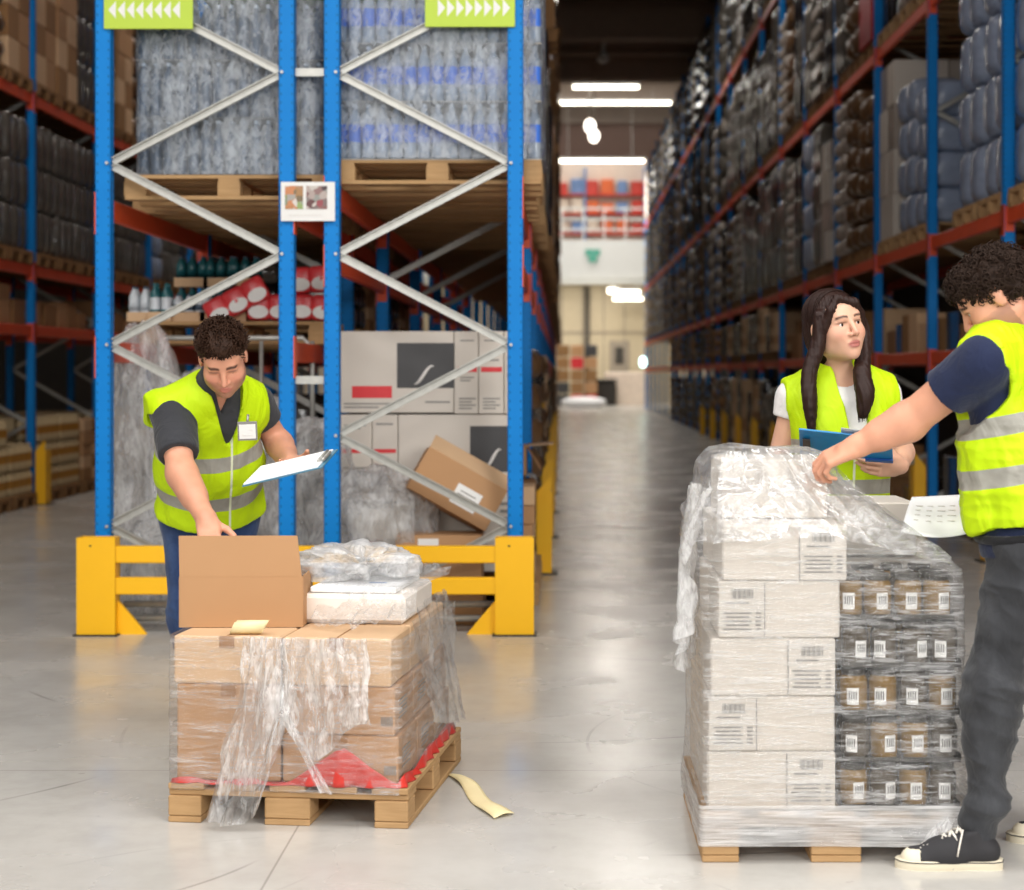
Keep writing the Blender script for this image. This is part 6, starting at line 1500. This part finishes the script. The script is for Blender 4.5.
# ---- the man at the right, seen from behind his left shoulder
def right_man():
    pel = np.array((1.40, 5.27, .95)); che = np.array((1.37, 5.27, 1.28)); nek = np.array((1.325, 5.28, 1.545)); hc = np.array(P(994, 297, 5.24))
    SL, SR = np.array(P(984, 362, 5.13)), np.array((1.50, 5.44, 1.48)); EL, ER = np.array(P(909, 421, 5.27)), np.array((1.56, 5.62, 1.22)); WL, WR = np.array(P(855, 447, 5.31)), np.array((1.40, 5.56, 1.06))
    loc = (1.40, 5.27, 0); par = thing('person', 'curly-haired man in a yellow vest at the right edge reaching over the white carton pallet', 'person', loc)
    B = Body(); fc = np.array((-.8, .6, -.1)); fp = np.array((-.9, .42, 0)); Rp, Rc = torso(B, pel, che, nek, fp, fc, (SR, SL), 1.04, 1.05)
    Rh = basis((-.80, .25, -.62), (-.6, .1, .79)); hs = 1.05; T = head(B, hc, Rh, hs, False, nek, .06)
    arm(B, 'L', SL, EL, WL, (.063, .054, .052, .033)); arm(B, 'R', SR, ER, WR, (.06, .05, .048, .032))
    hand(B, 'L', WL, (-.9, .14, -.42), (-.33, -.45, .83), 1.05, (.62, .75, .85, .9), 1, .5, wr=.033)
    hand(B, 'R', WR, (-.75, -.45, -.1), (0, .3, -.95), 1.0, (.4, .4, .4, .4), -1, .6, wr=.032)
    hL, hR = pel + Rp @ np.array([-.085, 0, -.04]), pel + Rp @ np.array([.085, 0, -.04])
    leg(B, 'L', hL, P(995, 672, 5.2), P(983, 832, 5.18), (.088, .064, .06, .034)); leg(B, 'R', hR, (1.56, 5.42, .52), (1.66, 5.45, .1), (.088, .064, .06, .044))
    aL = np.array(P(983, 832, 5.18)); foot(B, 'L', (aL[0], aL[1], .09), (-1, .05)); foot(B, 'R', (1.66, 5.45, .09), (-1, .1))
    skin_mesh(B, par, loc, 'dba083', [(hc, Rh, hs)], .0042, stub=.5, brow='231914')
    eyes(par, loc, T, Rh, hs, (0, 1, -.2))
    u = nrm(nek - pel); lat = Rc[:, 0]
    cl, cr = SL + (EL - SL) * .52, SR + (ER - SR) * .5
    def slv(fl): fl.cone(SL, SL + (EL - SL) * .56, .078, .074, .03)
    garment('t_shirt', 'cloth_navy', B, ('torso', 'pelvis', 'uarmL', 'uarmR'), {'torso': .01, 'pelvis': .016, 'uarmL': .012, 'uarmR': .014}, par, loc, [('fn', lambda fl: cap(fl, cl, EL - SL, 1)), ('fn', lambda fl: cap(fl, cr, ER - SR, 1)), ('plane', pel - u * .025, -u), ('cone', nek + u * .01, hc, .066, .09)], .005, fold_disp(.005, (10, 10, 7), 83), extra=slv)
    vest_mat('vest_right', (.215, .362), .0285)
    def ext(fl):
        fl.cone(nek - u * .01, SL - lat * .01 + u * .015, .075, .058, .04); fl.cone(nek - u * .01, SR + lat * .02 + u * .015, .075, .055, .04)
        fl.ell(pel + u * .1, (.20, .168, .2), Rp, .05); fl.ell(pel + u * .25, (.205, .16, .24), Rc, .05)
    ud = nrm(u + np.array((.12, 0, 0)))
    cuts = [('plane', pel + u * .075, -nrm(u + np.array((-.12, .0, 0)))), ('cone', SL - lat * .03 - u * .06 + fc * .0, SL + (EL - SL) * .7 - u * .04, .085, .1), ('cone', SR + lat * .05 - u * .05, ER + lat * .05, .085, .09), ('plane', SL - lat * .03, -lat), ('plane', SR + lat * .05, lat), ('cone', nek + u * .005, hc, .07, .09)]
    us = nrm(np.array((-.2, 0, 1.)))
    garment('safety_vest', 'vest_right', B, ('torso', 'pelvis'), {'torso': .024, 'pelvis': .034}, par, loc, cuts, .005, fold_disp(.013, (8, 8, 5), 87, .5), .03, axis_colors(pel + u * .01, us, Rc), ext)
    garment('trousers', 'jeans_grey', B, ('pelvis', 'thighR', 'thighL', 'shinR', 'shinL'), {'pelvis': .012, 'thighL': .012, 'thighR': .012, 'shinL': .013, 'shinR': .013}, par, loc, [('plane', pel + u * .035, u), ('plane', (0, 0, .085), (-.1, 0, -1))], .005, jeans_disp(((.56, .13), (.17, .13), (.85, .08)), .016))
    b = MB(); q = pel + u * .028 - np.array(loc)
    b.tube([tuple(q + Rp @ np.array([.185 * math.cos(a), .14 * math.sin(a), 0])) for a in np.linspace(0, 2 * PI, 28, endpoint=False)], .014, 8, closed=True); b.build('belt', 'cloth_black', par)
    shoe(par, loc, (1.298, 5.165, 0), (-1, .03), .312, .1); shoe(par, loc, (1.70, 5.44, 0), (-1, .08), .312, .1)
    # curly hair
    HB = Body(); HB.ell('h', T((0, -.028, .044)), np.array((.084, .102, .084)) * hs, Rh, .02); HB.ell('h', T((0, .04, .075)), np.array((.065, .05, .045)) * hs, Rh, .03); HB.ell('h', T((0, -.07, -.03)), np.array((.074, .05, .075)) * hs, Rh, .03)
    fl = Field(hc - .22, hc + .22, .005); HB.to(fl); fl.plane(T((0, -.02, -.045)), Rh @ np.array((0, .9, -1))); fl.plane(T((0, .085, .055)), Rh @ np.array((0, .75, -.66))); fl.plane(T((0, .035, .015)), Rh @ np.array((0, .5, -.86)))
    V, Q = fl.surface(); V = smooth_verts(V, Q, 2); N = vnormals(V, Q); hair = np_mesh('hair', V + N * (.006 * fbm(V * 60, 2, 3))[:, None], Q, 'hair_black', par, loc)
    rg = random.Random(9); paths = []
    for i in rg.sample(range(len(V)), 850):
        n_ = N[i]; t1 = nrm(np.cross(n_, (rg.uniform(-1, 1), rg.uniform(-1, 1), rg.uniform(-1, 1)))); t2 = np.cross(n_, t1); R_ = rg.uniform(.006, .012); L_ = rg.uniform(.012, .028); turns = rg.uniform(1.2, 2.2); ph = rg.uniform(0, 6.3)
        dr = nrm(n_ + np.array((0, 0, -.25)) + t1 * rg.uniform(-.6, .6)); pts = []
        for f in np.linspace(0, 1, 11):
            a = ph + f * turns * 2 * PI; pts.append(tuple(V[i] + dr * L_ * f + (t1 * math.cos(a) + t2 * math.sin(a)) * R_ * (.4 + .6 * f)))
        paths.append(pts)
    strands('hair_curls', 'hair_black', hair, loc, paths, .0032, 4)
    a, b_, c_, d_ = P(901, 532, 5.33), P(975, 531, 5.36), P(975, 494, 5.62), P(912, 497, 5.6)
    A = np.zeros((14, 18, 3))
    for i in range(14):
        for k in range(18):
            f, g = i / 13, k / 17; p = (a * (1 - g) + b_ * g) * (1 - f) + (d_ * (1 - g) + c_ * g) * f; A[i, k] = p + Vector((0, 0, -.018 * math.sin(g * 3) * (1 - f) + .01 * math.sin(f * 3.1)))
    o = MB().grid(A).build('paper_sheet', 'paper_white', base=True); m_ = o.modifiers.new('thickness', 'SOLIDIFY'); m_.thickness = .0006
    tag(o, 'loose white sheet of paper held in front of the man at the right edge', 'paper')
    b = MB(); rr_ = random.Random(3)
    for k in range(4):
        f = .3 + k * .12
        for j in range(4):
            g = .15 + j * .17; p = (a * (1 - g) + b_ * g) * (1 - f) + (d_ * (1 - g) + c_ * g) * f; z = -.018 * math.sin(g * 3) * (1 - f) + .01 * math.sin(f * 3.1)
            b.box(p + Vector((0, 0, z + .0012)) - o.location, (rr_.uniform(.015, .03), .006, .0006), 0, 0, frame_from(d_ - a))
    b.build('printed_text', 'print_light', o)
right_man()
